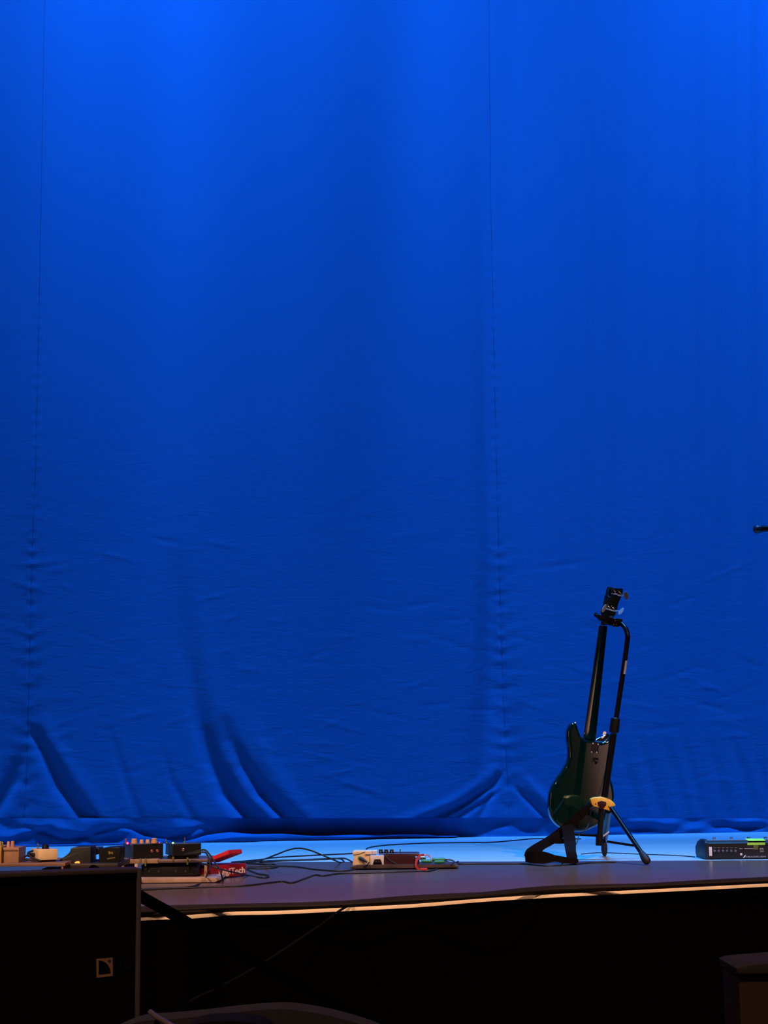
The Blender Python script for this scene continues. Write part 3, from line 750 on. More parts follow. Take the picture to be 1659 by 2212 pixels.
# plugs
t4 = thing('patch_lead', P(915, 1856, YC+.04), 'short patch lead with silver and green plugs right of the maroon pedal', 'cable')
mb = MB(); mb.lathe(P(897, 1853.5, YC+.02), P(920, 1854.5, YC+.02)-P(897, 1853.5, YC+.02), [(0, .007), (.012, .008), (.014, .0065), (.022, .0065), (.024, .0085), (.044, .0085), (.046, .006)], n=16); mb.build('plug', M_chrome, t4)
mb = MB(); mb.lathe(P(910, 1860.5, YC+.01), P(940, 1861, YC+.01)-P(910, 1860.5, YC+.01), [(0, .006), (.004, .0078), (.04, .0078), (.048, .0045)], n=16); mb.build('plug', M_greenp, t4)
mb = MB(); mb.lathe(P(933, 1857.2, YC+.03), P(964, 1856.8, YC+.03)-P(933, 1857.2, YC+.03), [(0, .006), (.004, .0078), (.05, .0078), (.059, .004)], n=16); mb.build('plug', M_greenp, t4)
mb = MB(); mb.lathe(P(938, 1862.2, YC+.0), P(962, 1861.5, YC+.0)-P(938, 1862.2, YC+.0), [(0, .006), (.004, .0072), (.04, .0072), (.047, .004)], n=16); mb.build('plug', M_greenp, t4)
mb = MB(); mb.tube([P(917, 1850, YC+.02), P(923, 1846.5, YC+.02), P(929, 1851, YC+.02), P(932, 1859, YC+.01)], .0025, n=8); mb.build('lead', mat('pink_red_sheath', (.45, .12, .14), .5), t4)
mb = MB(); mb.tube([P(962, 1856.5, YC+.03), P(975, 1858, YC+.03), P(981.5, 1862, YC+.01), P(975, 1868, YC-.02)], .003, n=8); mb.build('lead', M_cable, t4)
# red tie
t5 = thing('cable_tie', G(913, 1881), 'red hook-and-loop cable tie arching over the front of the middle pedalboard', 'cable tie')
def rb(pts_, w):
    pts = [P(x, y, Y) for x, y, Y in pts_]; return pts, [Vector((w/2, 0, 0))]*len(pts)
mb = MB(); seq = [(906, 1879, YC-.012), (899.5, 1872, YC-.012), (898.5, 1865, YC-.01), (901, 1856, YC-.005), (907, 1848.5, YC+0), (916, 1846.5, YC+.01)]
pts = [P(*q) for q in seq]; ws = []
for i in range(len(pts)):
    tt = (pts[min(i+1, len(pts)-1)] - pts[max(i-1, 0)]).normalized(); ws.append(tt.cross(Vector((0, 1, 0))).normalized()*.0052)
mb.ribbon(pts, ws, .002); mb.build('strap', mat('red_webbing', (.34, .012, .02), .7), t5)
o, ex, ey, ez = pb(907, 923, 1876, 1882.5, G(915, 1882.5).y, .014, zb=.001); mb = MB(); mb.box(o, ex, ey, ez, bev=.003); mb.build('grip', mat('red_grip', (.42, .012, .02), .6), t5)

# ------------------------------------------------------------------ left pedal groups
YL = 6.63; sL = YL/F
# right raised board
base_g = G(390, 1908)
bo = thing('raised_pedalboard', G(380, 1906), 'two-tier wooden pedalboard behind the black speaker carrying the navy pedals', 'pedalboard')
YB1 = base_g.y
mb = MB(); o, ex, ey, ez = pb(262, 470, 1895, 1907, YB1, .30, zb=0); 
mb.prism([o + Vector((a, 0, b)) for a, b in ((0, .002), (ex.length-.02, .002), (ex.length, .010), (ex.length-.004, .019), (ex.length-.03, .020), (0, .022))], (0, .28, 0), bev=.003, seg=2)
mb.build('base_plank', mat('base_plank_wood', (.36, .24, .21), .35, var=.25, scale=14), bo)
ZS = P(350, 1866, YL).z
mb = MB(); o, ex, ey, ez = pb(260, 340, 1857, 1866, YL, .26); mb.box(o, ex, ey, ez, bev=.002); mb.build('front_rail', M_wood, bo)
mb = MB(); o, ex, ey, ez = pb(339, 446, 1857.5, 1864, YL, .26); mb.box(o, ex, ey, ez, bev=.002); mb.build('front_rail', M_alu, bo)
mb = MB(); o, ex, ey, ez = pb(261, 266.5, 1857, 1900, YL-.012, .012); o.z = .02; ez.z = P(263, 1858, YL).z - .02; mb.box(o, ex, ey, ez, bev=.002); mb.build('support', mat('tan_leg', (.34, .20, .11), .5), bo)
mb = MB(); o, ex, ey, ez = pb(290, 297, 1866, 1900, YL-.005, .012); o.z = .02; ez.z = P(293, 1866, YL).z-.02; mb.box(o, ex, ey, ez, bev=.002); mb.build('support', mat('pink_grey_leg', (.42, .32, .32), .5), bo)
mb = MB(); o, ex, ey, ez = pb(441, 447, 1866, 1900, YL-.01, .012); o.z = .02; ez.z = P(444, 1864, YL).z-.02; mb.box(o, ex, ey, ez, bev=.002); mb.build('support', M_wood, bo)
ps = thing('power_supply', P(365, 1893, YL+.01), 'black power supply box slung under the navy pedals', 'power supply')
mb = MB(); o, ex, ey, ez = pb(305, 424, 1867, 1893, YL+.02, .16); o.z = .024; ez.z = P(350, 1866, YL).z - .028; mb.box(o, ex, ey, ez, bev=.004); mb.build('case', M_black, ps)
for x in (322, 343, 380, 401):
    jack(P(x, 1882, YL+.02), (0, -1, 0), ps, r=.004, m=mat('dull_socket', (.03, .03, .035), .6))
bb = thing('tuner_box', P(279, 1876, YL+.05), 'small dull blue box under the left end of the raised pedalboard', 'box')
mb = MB(); o, ex, ey, ez = pb(268, 289, 1866.5, 1880, YL+.03, .06); o.z = .024; ez.z = P(279, 1867, YL).z-.027; mb.box(o, ex, ey, ez, bev=.002); mb.build('case', mat('dull_blue', (.05, .06, .13), .5), bb)
# navy pedal with tan knobs
a25 = math.radians(25)
zt = P(350, 1857, YL).z
def rotbox(x0, x1, yt, yb, Y, depth, ang, m, parent, name='housing', bev=.003, zb=None):
    o, ex, ey, ez = pb(x0, x1, yt, yb, Y, depth, ang)
    if zb is not None:
        dz = o.z - zb; o.z = zb; ez.z += dz
    mb = MB(); mb.box(o, ex, ey, ez, bev=bev); return mb.build(name, m, parent), o, ex, ey, ez
n1 = thing('delay_pedal', P(300, 1856, YL+.06), 'navy pedal with four tan knobs and a glowing red light', 'pedal')
h_, o, ex, ey, ez = rotbox(286, 347.5, 1824, 1855.5, YL+.01, .135, a25, M_navy, n1, zb=zt+.0015)
fn = Vector((math.sin(a25), -math.cos(a25), 0))
mb = MB(); mb.box(o + ex*.02 + ez*.03 + fn*.0005, ex*.96, fn*.001, ez*.92); mb.build('front_panel', M_black, n1)
ztop = (o + ez).z
def on_top(x, y, Y=None, z=ztop, off=.0):
    p = P(x, y, YL+.06); r = ray(x, 1800); p = CAM + ray(x, 1815)*((YL + .05 + off)/ray(x, 1815).y); p.z = z; return p
for x, r, h in ((290, .0125, .019), (306, .0085, .015), (319, .0085, .015), (333, .0125, .020)):
    knob(on_top(x, 0, z=ztop-.0005), r, h, M_tanknob, n1)
led(on_top(275.5, 0, z=ztop+.001, off=-.01), .0045, M_ledr, n1)
toggle(on_top(272, 0, z=ztop, off=.02), .018, mat('red_toggle', (.5, .03, .08), .4), n1)
led(on_top(344.5, 0, z=ztop+.001), .003, M_ledp, n1)
for f_ in (.62, .80): jack(o + ex*f_ + ez*.5 + fn*.001, fn, n1, r=.006, m=mat('copper_ring', (.5, .18, .12), .3, metal=.7))
# second navy pedal with toggles
n2 = thing('looper_pedal', P(395, 1849, YL+.06), 'black and navy pedal with two toggles and a green light', 'pedal')
a18 = math.radians(20)
h_, o, ex, ey, ez = rotbox(372, 431, 1823.5, 1849, YL+.01, .13, a18, M_navy, n2)
fn2 = Vector((math.sin(a18), -math.cos(a18), 0)); zt2 = (o+ez).z
mb = MB(); mb.box(o + ex*.01 + ez*.03 + fn2*.0005, ex*.98, fn2*.001, ez*.92); mb.build('front_panel', M_black, n2)
mb = MB(); o3, ex3, ey3, ez3 = pb(362, 425, 1849, 1858, YL+.05, .06); mb.box(o3, ex3, ey3, ez3); mb.build('riser', M_black, n2)
toggle(on_top(359, 0, z=zt2), .018, M_chrome, n2); toggle(on_top(399.6, 0, z=zt2), .023, M_chrome, n2)
led(on_top(373.7, 0, z=zt2+.001, off=-.02), .0045, M_ledg, n2)
jack(o + ex*.37 + ez*.5 + fn2*.001, fn2, n2, r=.006)
mb = MB(); mb.ball(o + ex*.37 + ez*.55 + fn2*.008, .004, n=10); mb.build('plug_tip', mat('copper_tip', (.6, .3, .25), .3, metal=.5), n2)
# cable ties hanging at the rail
for i, (x, y0, y1) in enumerate(((303, 1855, 1871), (314, 1855, 1871), (374, 1851, 1861), (405, 1853, 1868))):
    mb = MB(); o, ex, ey, ez = pb(x-1.8, x+1.8, y0, y1, YL-.004, .003); mb.box(o, ex, ey, ez, bev=.0006)
    tag(mb.build('cable_strap', mat('olive_strap', (.13, .11, .03), .6)), ['olive cable strap on the rail under the tan-knob pedal', 'olive cable strap just right of the first under the tan-knob pedal', 'short olive strap below the green-lit pedal', 'olive strap at the right part of the metal rail'][i], 'strap', 'olive straps on the pedalboard rail')
# black box with gold print
n3 = thing('fuzz_pedal', P(236, 1867, 6.3), 'black pedal with a small gold emblem between the speaker top and the navy pedal', 'pedal')
YG = 6.35; sG = YG/F
mb = MB(); mb.prism([P(x, y, YG) for x, y in [(213.5, 1865.5), (258, 1864), (260, 1832), (256, 1829.5), (228, 1831.5), (214, 1834.5)]], (0, .12, 0), bev=.003); mb.build('housing', M_black, n3)
mb = MB(); mb.prism([P(x, y, YG-.0006) for x, y in [(233.8, 1838.8), (235.5, 1838.2), (237.5, 1840), (240, 1840.3), (243, 1839.8), (244.8, 1842.5), (243.3, 1845.8), (241.8, 1845.2), (241.3, 1843.5), (238.6, 1844.2), (237.2, 1845.8), (235.2, 1845), (234.2, 1842.3)]], (0, -.0008, 0)); mb.build('emblem', M_gold, n3, smooth=False)
mb = MB()
for i, w in enumerate((2.2, 2.6, 1.8, 2.4, 2.2, 2.0)):
    x = 231.5 + i*3; y = 1856.5 - i*.55
    mb.box(P(x, y, YG-.0006), Vector((w*sG, 0, 0)), (0, -.0006, 0), (0, 0, 2.6*sG))
mb.build('emblem_lettering', M_gold, n3, smooth=False)
# mid black board
n4 = thing('pedal_train_board', P(194, 1880, 6.25), 'narrow black pedalboard under the black pedals at left', 'pedalboard')
mb = MB(); o, ex, ey, ez = pb(136, 252, 1867, 1877, 6.28, .30); mb.box(o, ex, ey, ez, bev=.002); mb.build('deck', mat('near_black_board', (.016, .010, .012), .5), n4)
for x in (145, 238):
    mb = MB(); o, ex, ey, ez = pb(x, x+6, 1877, 1890, 6.32, .2); ez.z = o.z + ez.z; o.z = 0; ez = Vector((0, 0, P(x, 1876, 6.28).z)); mb.box(o, ex, ey, ez); mb.build('support', M_black, n4)
# wedge pedal with orange display
n5 = thing('tuner_pedal', P(162, 1867, 6.3), 'black wedge-shaped pedal with a glowing orange display', 'pedal')
mb = MB(); mb.prism([P(x, y, 6.33) for x, y in [(122, 1866.5), (125, 1860), (141, 1849), (150, 1844.5), (153, 1832.5), (160, 1830.5), (194, 1828.8), (196, 1830), (196, 1866.5)]], (0, .12, 0), bev=.003); mb.build('housing', mat('wedge_black', (.010, .013, .018), .5), n5)
mb = MB(); mb.prism([P(x, y, 6.328) for x, y in [(160.5, 1865), (163, 1862), (166.5, 1860.5), (171.5, 1860.8), (172.5, 1863.5), (170, 1866.5), (163, 1867)]], (0, -.002, 0), bev=.0006, seg=1); mb.build('display', M_ledo, n5)
n6 = thing('volume_pedal', P(205, 1850, 6.55), 'dark purple block behind the gap between the two black pedals', 'pedal')
mb = MB(); mb.prism([P(x, y, 6.46) for x, y in [(192, 1849.5), (214, 1845), (214, 1831), (203, 1831), (192, 1833)]], (0, .1, 0), bev=.003)
mb.prism([P(x, y, 6.46) for x, y in [(192, 1867), (196.5, 1867), (196.5, 1842), (192, 1842)]], (0, .1, 0)); mb.build('housing', mat('dark_violet', (.012, .010, .05), .5), n6)
# left wooden shelf
n7 = thing('wooden_pedalboard', P(66, 1890, 6.2), 'brown wooden pedalboard shelf at the far left edge above the speaker', 'pedalboard')
mb = MB(); o, ex, ey, ez = pb(-90, 136, 1866.5, 1873.5, 6.2, .34); mb.box(o, ex, ey, ez, bev=.002); mb.build('shelf', mat('dark_shelf_wood', (.17, .09, .07), .5, var=.3, scale=14), n7)
for x in (132.3, -60):
    mb = MB(); o, ex, ey, ez = pb(x, x+3.6, 1873, 1890, 6.2, .03); o.z = 0; ez = Vector((0, 0, P(x, 1872, 6.2).z)); mb.box(o, ex, ey, ez); mb.build('leg', mat('dark_shelf_wood', (.10, .055, .045)), n7)
mb = MB(); o, ex, ey, ez = pb(90, 130, 1876, 1884, 6.3, .1); o.z = .0; ez = Vector((0, 0, P(100, 1876, 6.3).z)); mb.box(o, ex, ey, ez, bev=.003)
tag(mb.build('transformer_box', mat('dark_blue_box', (.012, .018, .06), .5)), 'dark blue box under the wooden shelf beside its leg', 'box')
# tan pedal at the far left
zs = P(20, 1866.5, 6.2).z
n8 = thing('compressor_pedal', P(20, 1866, 6.28), 'brown pedal with pinkish knobs cut off by the left picture edge', 'pedal')
o8, ex8, ey8, ez8 = pb(2, 39.5, 1832.5, 1863.5, 6.24, .12)
dz = o8.z - (zs+.001); o8.z = zs+.001; ez8.z += dz
mb = MB(); mb.box(o8, ex8, ey8, ez8, bev=.002); mb.build('housing', M_tan, n8)
mb = MB(); mb.box(o8 + Vector((.006, -.001, .045)), (.058, 0, 0), (0, -.0008, 0), (0, 0, .005), bev=.0003); mb.build('name_strip', mat('brown_print', (.16, .07, .05), .5), n8)
z8 = (o8+ez8).z
for x, r, h, m in ((5, .0035, .020, mat('lime_knob', (.55, .55, .18), .5)), (18, .006, .021, mat('pink_knob', (.55, .30, .28), .5)), (27, .0075, .023, mat('clay_knob', (.42, .20, .13), .5))):
    p = P(x, 1832, 6.28); p.z = z8; knob(p, r, h, m, n8)
n8b = thing('boost_pedal', P(-20, 1866, 6.28), 'yellow-brown pedal mostly outside the left edge beside the brown one', 'pedal')
o9, ex9, ey9, ez9 = pb(-36, 1.5, 1830, 1863.5, 6.22, .12); dz = o9.z - (zs+.001); o9.z = zs+.001; ez9.z += dz
mb = MB(); mb.box(o9, ex9, ey9, ez9, bev=.002); mb.build('housing', mat('mustard', (.45, .26, .08), .5), n8b)
p = P(-1, 1830, 6.27); p.z = (o9+ez9).z; knob(p, .009, .016, mat('olive_knob', (.35, .30, .10), .5), n8b)
# cream pedal
n10 = thing('chorus_pedal', P(90, 1864, 6.3), 'cream pedal with one black knob standing on the wooden shelf', 'pedal')
h_, o, ex, ey, ez = rotbox(83, 120.5, 1836.5, 1861, 6.24, .115, math.radians(26), M_cream, n10, zb=zs+.010)
z10 = (o+ez).z
mb = MB(); mb.box(o + Vector((.0, .012, -.009)), ex*.85, ey*.8, (0, 0, .009)); mb.build('base', M_rubber, n10)
def top10(x, off): p = P(x, 1836, 6.28+off); p.z = z10; return p
toggle(top10(82, .02), .022, M_chrome, n10)
knob(top10(98, .02), .0135, .017, M_black, n10)
lp = o + ey*.5 + ez*.45
mb = MB(); ln = Vector((-math.cos(math.radians(26)), -math.sin(math.radians(26)), 0)); mb.lathe(lp, ln, [(0, .006), (.004, .008), (.022, .008), (.030, .005)], n=12)
mb.tube([lp + ln*.028, lp + ln*.04 + Vector((.0, -.02, -.01)), lp + Vector((.012, -.05, -.02)), lp + Vector((.035, -.06, -.034))], .0035, n=8)
mb.tube([lp + Vector((-.005, -.01, .016)), lp + Vector((-.02, -.03, .008)), lp + Vector((-.0, -.05, -.008)), lp + Vector((.035, -.055, -.02))], .004, n=8)
tag(mb.build('angled_plug', M_rubber), 'black angled plug pushed into the left side of the cream pedal', 'plug')

# ------------------------------------------------------------------ red expression pedal
rd = thing('expression_pedal', G(480, 1900), 'red rocker pedal with white lettering right of the raised pedalboard', 'pedal')
YE = G(480, 1898).y
zE = 0.004
def PE(x, y, dY=0): return P(x, y, YE + dY)
# base with slightly turned front
fl = G(455, 1899.5, .0); fr = G(532, 1893, .0)
exv = (fr - fl); exv.z = 0; wv_ = exv.length; exn = exv.normalized(); eyn = Vector((-exn.y, exn.x, 0))
hb_ = (1893-1866.5)*YE/F
mb = MB(); mb.box(fl + Vector((0, 0, .004)), exv, eyn*.09 , (0, 0, hb_-.002), bev=.003); mb.build('base', M_red2, rd)
mb = MB(); mb.box(fl + Vector((0, 0, .006)) - exn*.075 + eyn*.03, exn*.078, eyn*.06, (0, 0, hb_*.75), bev=.003); mb.build('base_side', M_red, rd)
text_mesh('DigiTech', .034, fl + exn*.046 - eyn*.0006 + Vector((0, 0, hb_*.30)), exn, (0, 0, 1), .0004, mat('pinkish_white_print', (.75, .62, .72), .5), rd, width=wv_-.054, bold=.025)
mb = MB()
tp_ = [PE(446, 1860.5, .0), PE(453, 1862.5, .0), PE(472, 1861, .0), PE(523.5, 1842.2, .02), PE(524.2, 1837, .02), PE(520, 1833.8, .03), PE(493, 1835.5, .03)]
A = [PE(447, 1861.5), PE(492.5, 1843.8), PE(492.5, 1835.6), PE(447, 1854.5)]
B_ = [PE(472, 1862.5, .13), PE(524, 1842.5, .13), PE(523.5, 1833.8, .13), PE(472, 1854, .13)]
# wedge treadle: sloped slab rising to the right
mb.bm.free(); mb = MB()
va = [mb.bm.verts.new(p) for p in [PE(447, 1863), PE(494, 1845.8), PE(493.5, 1835.8), PE(447, 1855)]]
vb = [mb.bm.verts.new(p) for p in [PE(472, 1863, .10), PE(524, 1843.2, .10), PE(522, 1833.8, .10), PE(472, 1852, .10)]]
for f in ((va[0], va[1], va[2], va[3]), (vb[3], vb[2], vb[1], vb[0]), (va[1], vb[1], vb[2], va[2]), (va[3], va[2], vb[2], vb[3]), (va[0], va[3], vb[3], vb[0]), (va[0], vb[0], vb[1], va[1])): mb.bm.faces.new(f)
bmesh.ops.bevel(mb.bm, geom=list(mb.bm.edges), offset=.002, segments=2, affect='EDGES')
mb.build('treadle', M_red, rd)
mb = MB(); mb.cyl(PE(452, 1863, .04), PE(452, 1880, .04), .012, n=12); mb.build('hinge_block', M_black, rd)
for a_, b_ in ((.012, .012), (wv_-.012, .012), (.012, .08), (wv_-.012, .08)):
    mb = MB(); p = fl + exn*a_ + eyn*b_; mb.cyl(p, p + Vector((0, 0, .006)), .006, n=10); mb.build('rubber_foot', M_rubber, rd)

# ------------------------------------------------------------------ cables lying on the stage
RC = .0034
def cab(seq, label, r=RC, m=M_cable, name='audio_cable', group='black audio cables on the stage floor'):
    pts = []
    for it in seq:
        if len(it) == 2: g_ = G(it[0], it[1], r); pts.append(Vector((g_.x, g_.y, r)))
        else: pts.append(P(it[0], it[1], it[2]))
    mb = MB(); mb.tube(pts, r, n=8); o = mb.build(name, m)
    return tag(o, label, 'cable', group)
def tweak(seq): return seq
YQ = YL - .03
cab([(404, 1844, YQ), (425, 1839, YQ-.02), (442, 1836, YQ-.03), (453, 1846, YQ-.05), (462, 1860, YQ-.08), (472, 1874, YQ-.11), (478, 1889, YQ-.13), (482, 1903)], 'black cable arching from the green-lit pedal down in front of the red pedal')
cab([(398, 1846, YQ), (420, 1843, YQ-.02), (442, 1841, YQ-.03), (450, 1852, YQ-.05), (454, 1870, YQ-.07), (450, 1884, YQ-.10), (440, 1902), (425, 1912), (400, 1917), (330, 1921), (240, 1926)], 'black cable arching off the raised pedalboard and back left along the floor')
cab([(432, 1864, 6.58), (450, 1869, 6.54), (475, 1877, 6.52), (501, 1883.5, 6.52), (535, 1891), (566, 1896), (580, 1894), (575, 1890), (559, 1888), (545, 1883), (533, 1878)], 'black cable crossing the lettering of the red pedal and looping back')
cab([(200, 1928), (310, 1921), (400, 1918), (460, 1915.5), (530, 1913), (588, 1906), (612, 1904), (630, 1907), (655, 1899), (681, 1890), (698, 1892), (723, 1888), (759, 1886), (840, 1884), (905, 1881.5), (930, 1881), (956, 1872), (981, 1864), (990, 1861)], 'long black cable snaking along the floor in front of both pedal groups')
cab([(513, 1862), (559, 1859), (588, 1849.5, 6.98), (622, 1836.5, 7.05), (645, 1832.3, 7.1), (669, 1836.5, 7.13), (693, 1846, 7.15), (716, 1855.5, 7.2), (735, 1863), (743, 1861), (733, 1855), (700, 1856.5), (640, 1858.5), (560, 1862)], 'black cable rising in a hump between the red pedal and the middle pedalboard')
cab([(500, 1862.5), (560, 1857), (600, 1852), (690, 1847), (762, 1843.5), (785, 1840)], 'thin dark cable running straight to the back of the cream pedal')
cab([(520, 1863), (600, 1858.5), (640, 1857.5), (700, 1855), (740, 1854), (752, 1857), (764, 1863.5)], 'black cable entering the left end of the middle pedalboard')
cab([(533, 1865), (570, 1867), (590, 1867), (600, 1871), (590, 1875), (560, 1876), (533, 1875.5)], 'small black cable loop just right of the red pedal')
cab([(535, 1872), (575, 1871.5), (598, 1871), (640, 1872.5), (680, 1878), (720, 1881), (750, 1880.5), (775, 1877), (792, 1869, YC-.02), (797, 1863, YC-.005)], 'thick black cable sagging from the red pedal to the plug of the cream pedal')
cab([(792, 1843), (790, 1837), (797, 1831), (830, 1826), (880, 1823), (930, 1821), (1000, 1820), (1060, 1819.5), (1110, 1815.5), (1150, 1812), (1200, 1812), (1255, 1812)], 'blue-lit cable curving from the middle pedalboard towards the foot of the curtain')
cab([(962, 1859), (985, 1866), (1040, 1866), (1100, 1866), (1133, 1866), (1180, 1870), (1240, 1867), (1270, 1864), (1330, 1862)], 'thin cable from the middle pedalboard to the guitar stand')
cab([(1255, 1845), (1300, 1842), (1380, 1845), (1460, 1848), (1500, 1851)], 'faint thin cable behind the guitar stand leading to the floor processor', r=.0022)
cab([(1277, 1750, 7.70), (1272, 1780, 7.68), (1262, 1795, 7.64), (1252, 1802, 7.6), (1245, 1822, 7.55), (1232, 1842, 7.50), (1222, 1855, 7.45), (1214, 1866)], 'thin black lead hanging from the bass down past the strap', r=.0026)
# bundle along the stage edge
topl = [(-300, 2003), (0, 1985), (310, 1962), (500, 1957), (662, 1952), (750, 1949), (900, 1938), (1050, 1931), (1130, 1922), (1200, 1917), (1400, 1911), (1480, 1906), (1659, 1898), (1900, 1886)]
botl = [(-300, 2016), (0, 1999), (310, 1977), (500, 1966.5), (662, 1962.5), (750, 1958), (900, 1949.5), (1050, 1938.5), (1130, 1933), (1200, 1928.5), (1400, 1918.5), (1480, 1914), (1659, 1905.5), (1900, 1893)]
labels = ['rearmost dark cable of the bundle along the stage edge', 'second dark cable from the back in the stage-edge bundle', 'third dark cable from the back in the stage-edge bundle', 'dark cable lying on top of the stage-edge bundle', 'third cable from the front in the stage-edge bundle', 'second cable from the front in the stage-edge bundle', 'foremost cable of the bundle beside the pale wood nosing']
rnd = random.Random(11)
for i in range(7):
    seq = []; ph = rnd.uniform(0, 6); ph2 = rnd.uniform(0, 6)
    xs_ = np.linspace(-300, 1900, 45)
    pts = []
    for x in xs_:
        yt_ = float(np.interp(x, *zip(*topl))); yb_ = float(np.interp(x, *zip(*botl)))
        f_ = (i + .4)/7 + .10*math.sin(x/130 + ph) + .05*math.sin(x/60 + ph2); f_ = min(max(f_, 0.02), .97)
        r = .0068 if i % 2 else .0078
        z = r + .0015 + (.009 if i == 3 else 0)
        yc_ = min(yt_ + (yb_-yt_)*f_, float(np.interp(x, *zip(*edge_px))) - 1.5 - (r*3500/5.6 + .3))
        g_ = G(x, yc_, z); pts.append(Vector((g_.x, g_.y, z)))
    mb = MB(); mb.tube(pts, r, n=8, sub=4); tag(mb.build('stage_cable', M_cableb), labels[i], 'cable', 'dark cables bundled along the stage edge')
# cable hanging from the edge and heavy cable from the speaker
mb = MB(); e_ = G(770, 1958)
pts = [P(800, 1954, G(800, 1954).y) + Vector((0, 0, .01)), P(748, 1963, G(748, 1963).y - .02)+Vector((0, 0, .006)), P(690, 2000, 5.02), P(572, 2078, 4.85), P(480, 2130, 4.7), P(390, 2180, 4.6)]
q_ = pts[-1]; pts += [q_ + Vector((-.16, -.12, -.17)), Vector((q_.x-.32, q_.y-.25, -.98)), Vector((q_.x-.6, q_.y-.3, -.994))]
mb.tube(pts, .004, n=8); tag(mb.build('hanging_cable', mat('matt_dark_sheath', (.0025,.002,.002), .9, spec=.02)), 'thin cable hanging from the stage edge slanting down to the left', 'cable')
mb = MB()
pts = [P(200, 1880, 4.6), P(250, 1905, 4.5), P(310, 1940, 4.5), P(400, 1990, 4.55), P(520, 2060, 4.62), P(640, 2125, 4.66), P(760, 2188, 4.7), P(860, 2240, 4.7)]
q_ = pts[-1]; pts += [q_ + Vector((.16, 0, -.20)), Vector((q_.x+.26, q_.y, -.7)), Vector((q_.x+.34, q_.y, -.97)), Vector((q_.x+.6, q_.y, -.986))]
mb.tube(pts, [.0155, .0155, .0155, .015, .013, .011, .009, .009, .009, .009, .009, .009], n=12); tag(mb.build('heavy_cable', mat('matt_black_sheath', (.0003,.0003,.0004), 1, spec=0)), 'thick black cable running down to the right from behind the speaker', 'cable')

# ------------------------------------------------------------------ loudspeaker
T_ = P(306, 1876, 4.2); ang = math.radians(21)
lv = Vector((-math.cos(ang), -math.sin(ang), 0)); nv = Vector((math.sin(ang), -math.cos(ang), 0)); bv = -nv
sp = thing('loudspeaker', Vector((T_.x, T_.y, -1.0)) + lv*.35 + bv*.25, 'tall black loudspeaker cabinet in the lower left foreground with a quarter-circle badge', 'loudspeaker')
hS = T_.z + 1.0; wS = .78
M_cabn = mat('speaker_paint', (.009, .006, .009), .7, spec=.2, bump=.3, scale=160)
mb = MB(); q0 = Vector((T_.x, T_.y, -1.0)) + lv*wS; mb.prism([q0 + bv*a_ + Vector((0, 0, b_)) for a_, b_ in ((.02, 0), (.02, hS), (.085, hS), (.46, hS-.14), (.46, 0))], -lv*wS, bev=.003); mb.build('cabinet', M_cabn, sp)
fw = .011
C0 = Vector((T_.x, T_.y, -1.0))
for nm, a0, a1, z0, z1 in (('frame', 0, fw, 0, hS), ('frame', wS-fw, wS, 0, hS), ('frame', fw, wS-fw, hS-fw, hS), ('frame', fw, wS-fw, 0, fw)):
    mb = MB(); mb.box(C0 + lv*a1 + Vector((0, 0, z0)), -lv*(a1-a0), bv*.024, (0, 0, z1-z0), bev=.0015); mb.build(nm, M_cabn, sp)
mb = MB(); mb.box(C0 + lv*(wS-fw) + bv*.010 + Vector((0, 0, fw)), -lv*(wS-2*fw), bv*.006, (0, 0, hS-2*fw)); mb.build('grille', mat('black_grille_foam', (.0012, .0012, .0016), 1.0, spec=0, scale=300), sp)
gc = C0 + bv*.010
def PS(x, y): return PL(x, y, gc, nv)
bg = [(208, 2071.5), (243, 2068.5), (243.5, 2108), (208.5, 2112)]
M_badge = mat('bronze_badge', (.06, .032, .020), .8, spec=.1)
def bar(pts, th=.002, name='badge'): pass
mb = MB()
def lerp2(u, v):   # unit square on the badge (u right, v up)
    a = Vector(bg[3])*(1-u) + Vector(bg[2])*u; b = Vector(bg[0])*(1-u) + Vector(bg[1])*u
    c = a*(1-v) + b*v; return PS(c.x, c.y)
outer = [(0, 0), (1, 0), (1, 1), (0, 1)]
t_ = .13
inner = [(t_, t_), (1-t_, t_)] + [(t_ + (1-2*t_)*math.cos(a), t_ + (1-1.6*t_)*math.sin(a)) for a in [math.pi/2*k/12 for k in range(1, 13)]]
# ring mesh: frame pieces as quads strips around the quarter disc
def quadp(pp): mb.prism([lerp2(*p) for p in pp], nv*.002)
quadp([(0, 0), (1, 0), (1, t_), (0, t_)]); quadp([(0, t_), (t_, t_), (t_, 1), (0, 1)])
arc = [(t_ + (1-2*t_)*math.cos(a), t_ + (1-1.7*t_)*math.sin(a)) for a in [math.pi/2*k/14 for k in range(15)]]
for k in range(14):
    p, q = arc[k], arc[k+1]
    e1 = (1, p[1] if k else t_) if p[0]-t_ > (p[1]-t_) else (p[0], 1)
    e2 = (1, q[1]) if q[0]-t_ > (q[1]-t_) else (q[0], 1)
    poly = [p, e1] + ([(1, 1)] if e1[0] == 1 and e2[1] == 1 and e2[0] != 1 else []) + [e2, q]
    quadp(poly)
bdg = mb.build('badge', M_badge, sp, smooth=False)
mb = MB(); mb.prism([lerp2(.80 + .085*math.cos(a), .83 + .085*math.sin(a)) + nv*.002 for a in [2*math.pi*k/14 for k in range(14)]], nv*.0006); mb.build('badge_dot', M_black, bdg, smooth=False)
cc = PS(272, 2083)
mb = MB(); mb.tube([cc + (lv*math.cos(a) + Vector((0, 0, 1))*math.sin(a))*.014 + nv*.001 for a in [2*math.pi*k/24 for k in range(25)]], .0016, n=6, smooth=False); o = mb.build('indicator_ring', mat('dim_ring', (.002, .002, .003), 1.0, spec=0.0), sp)

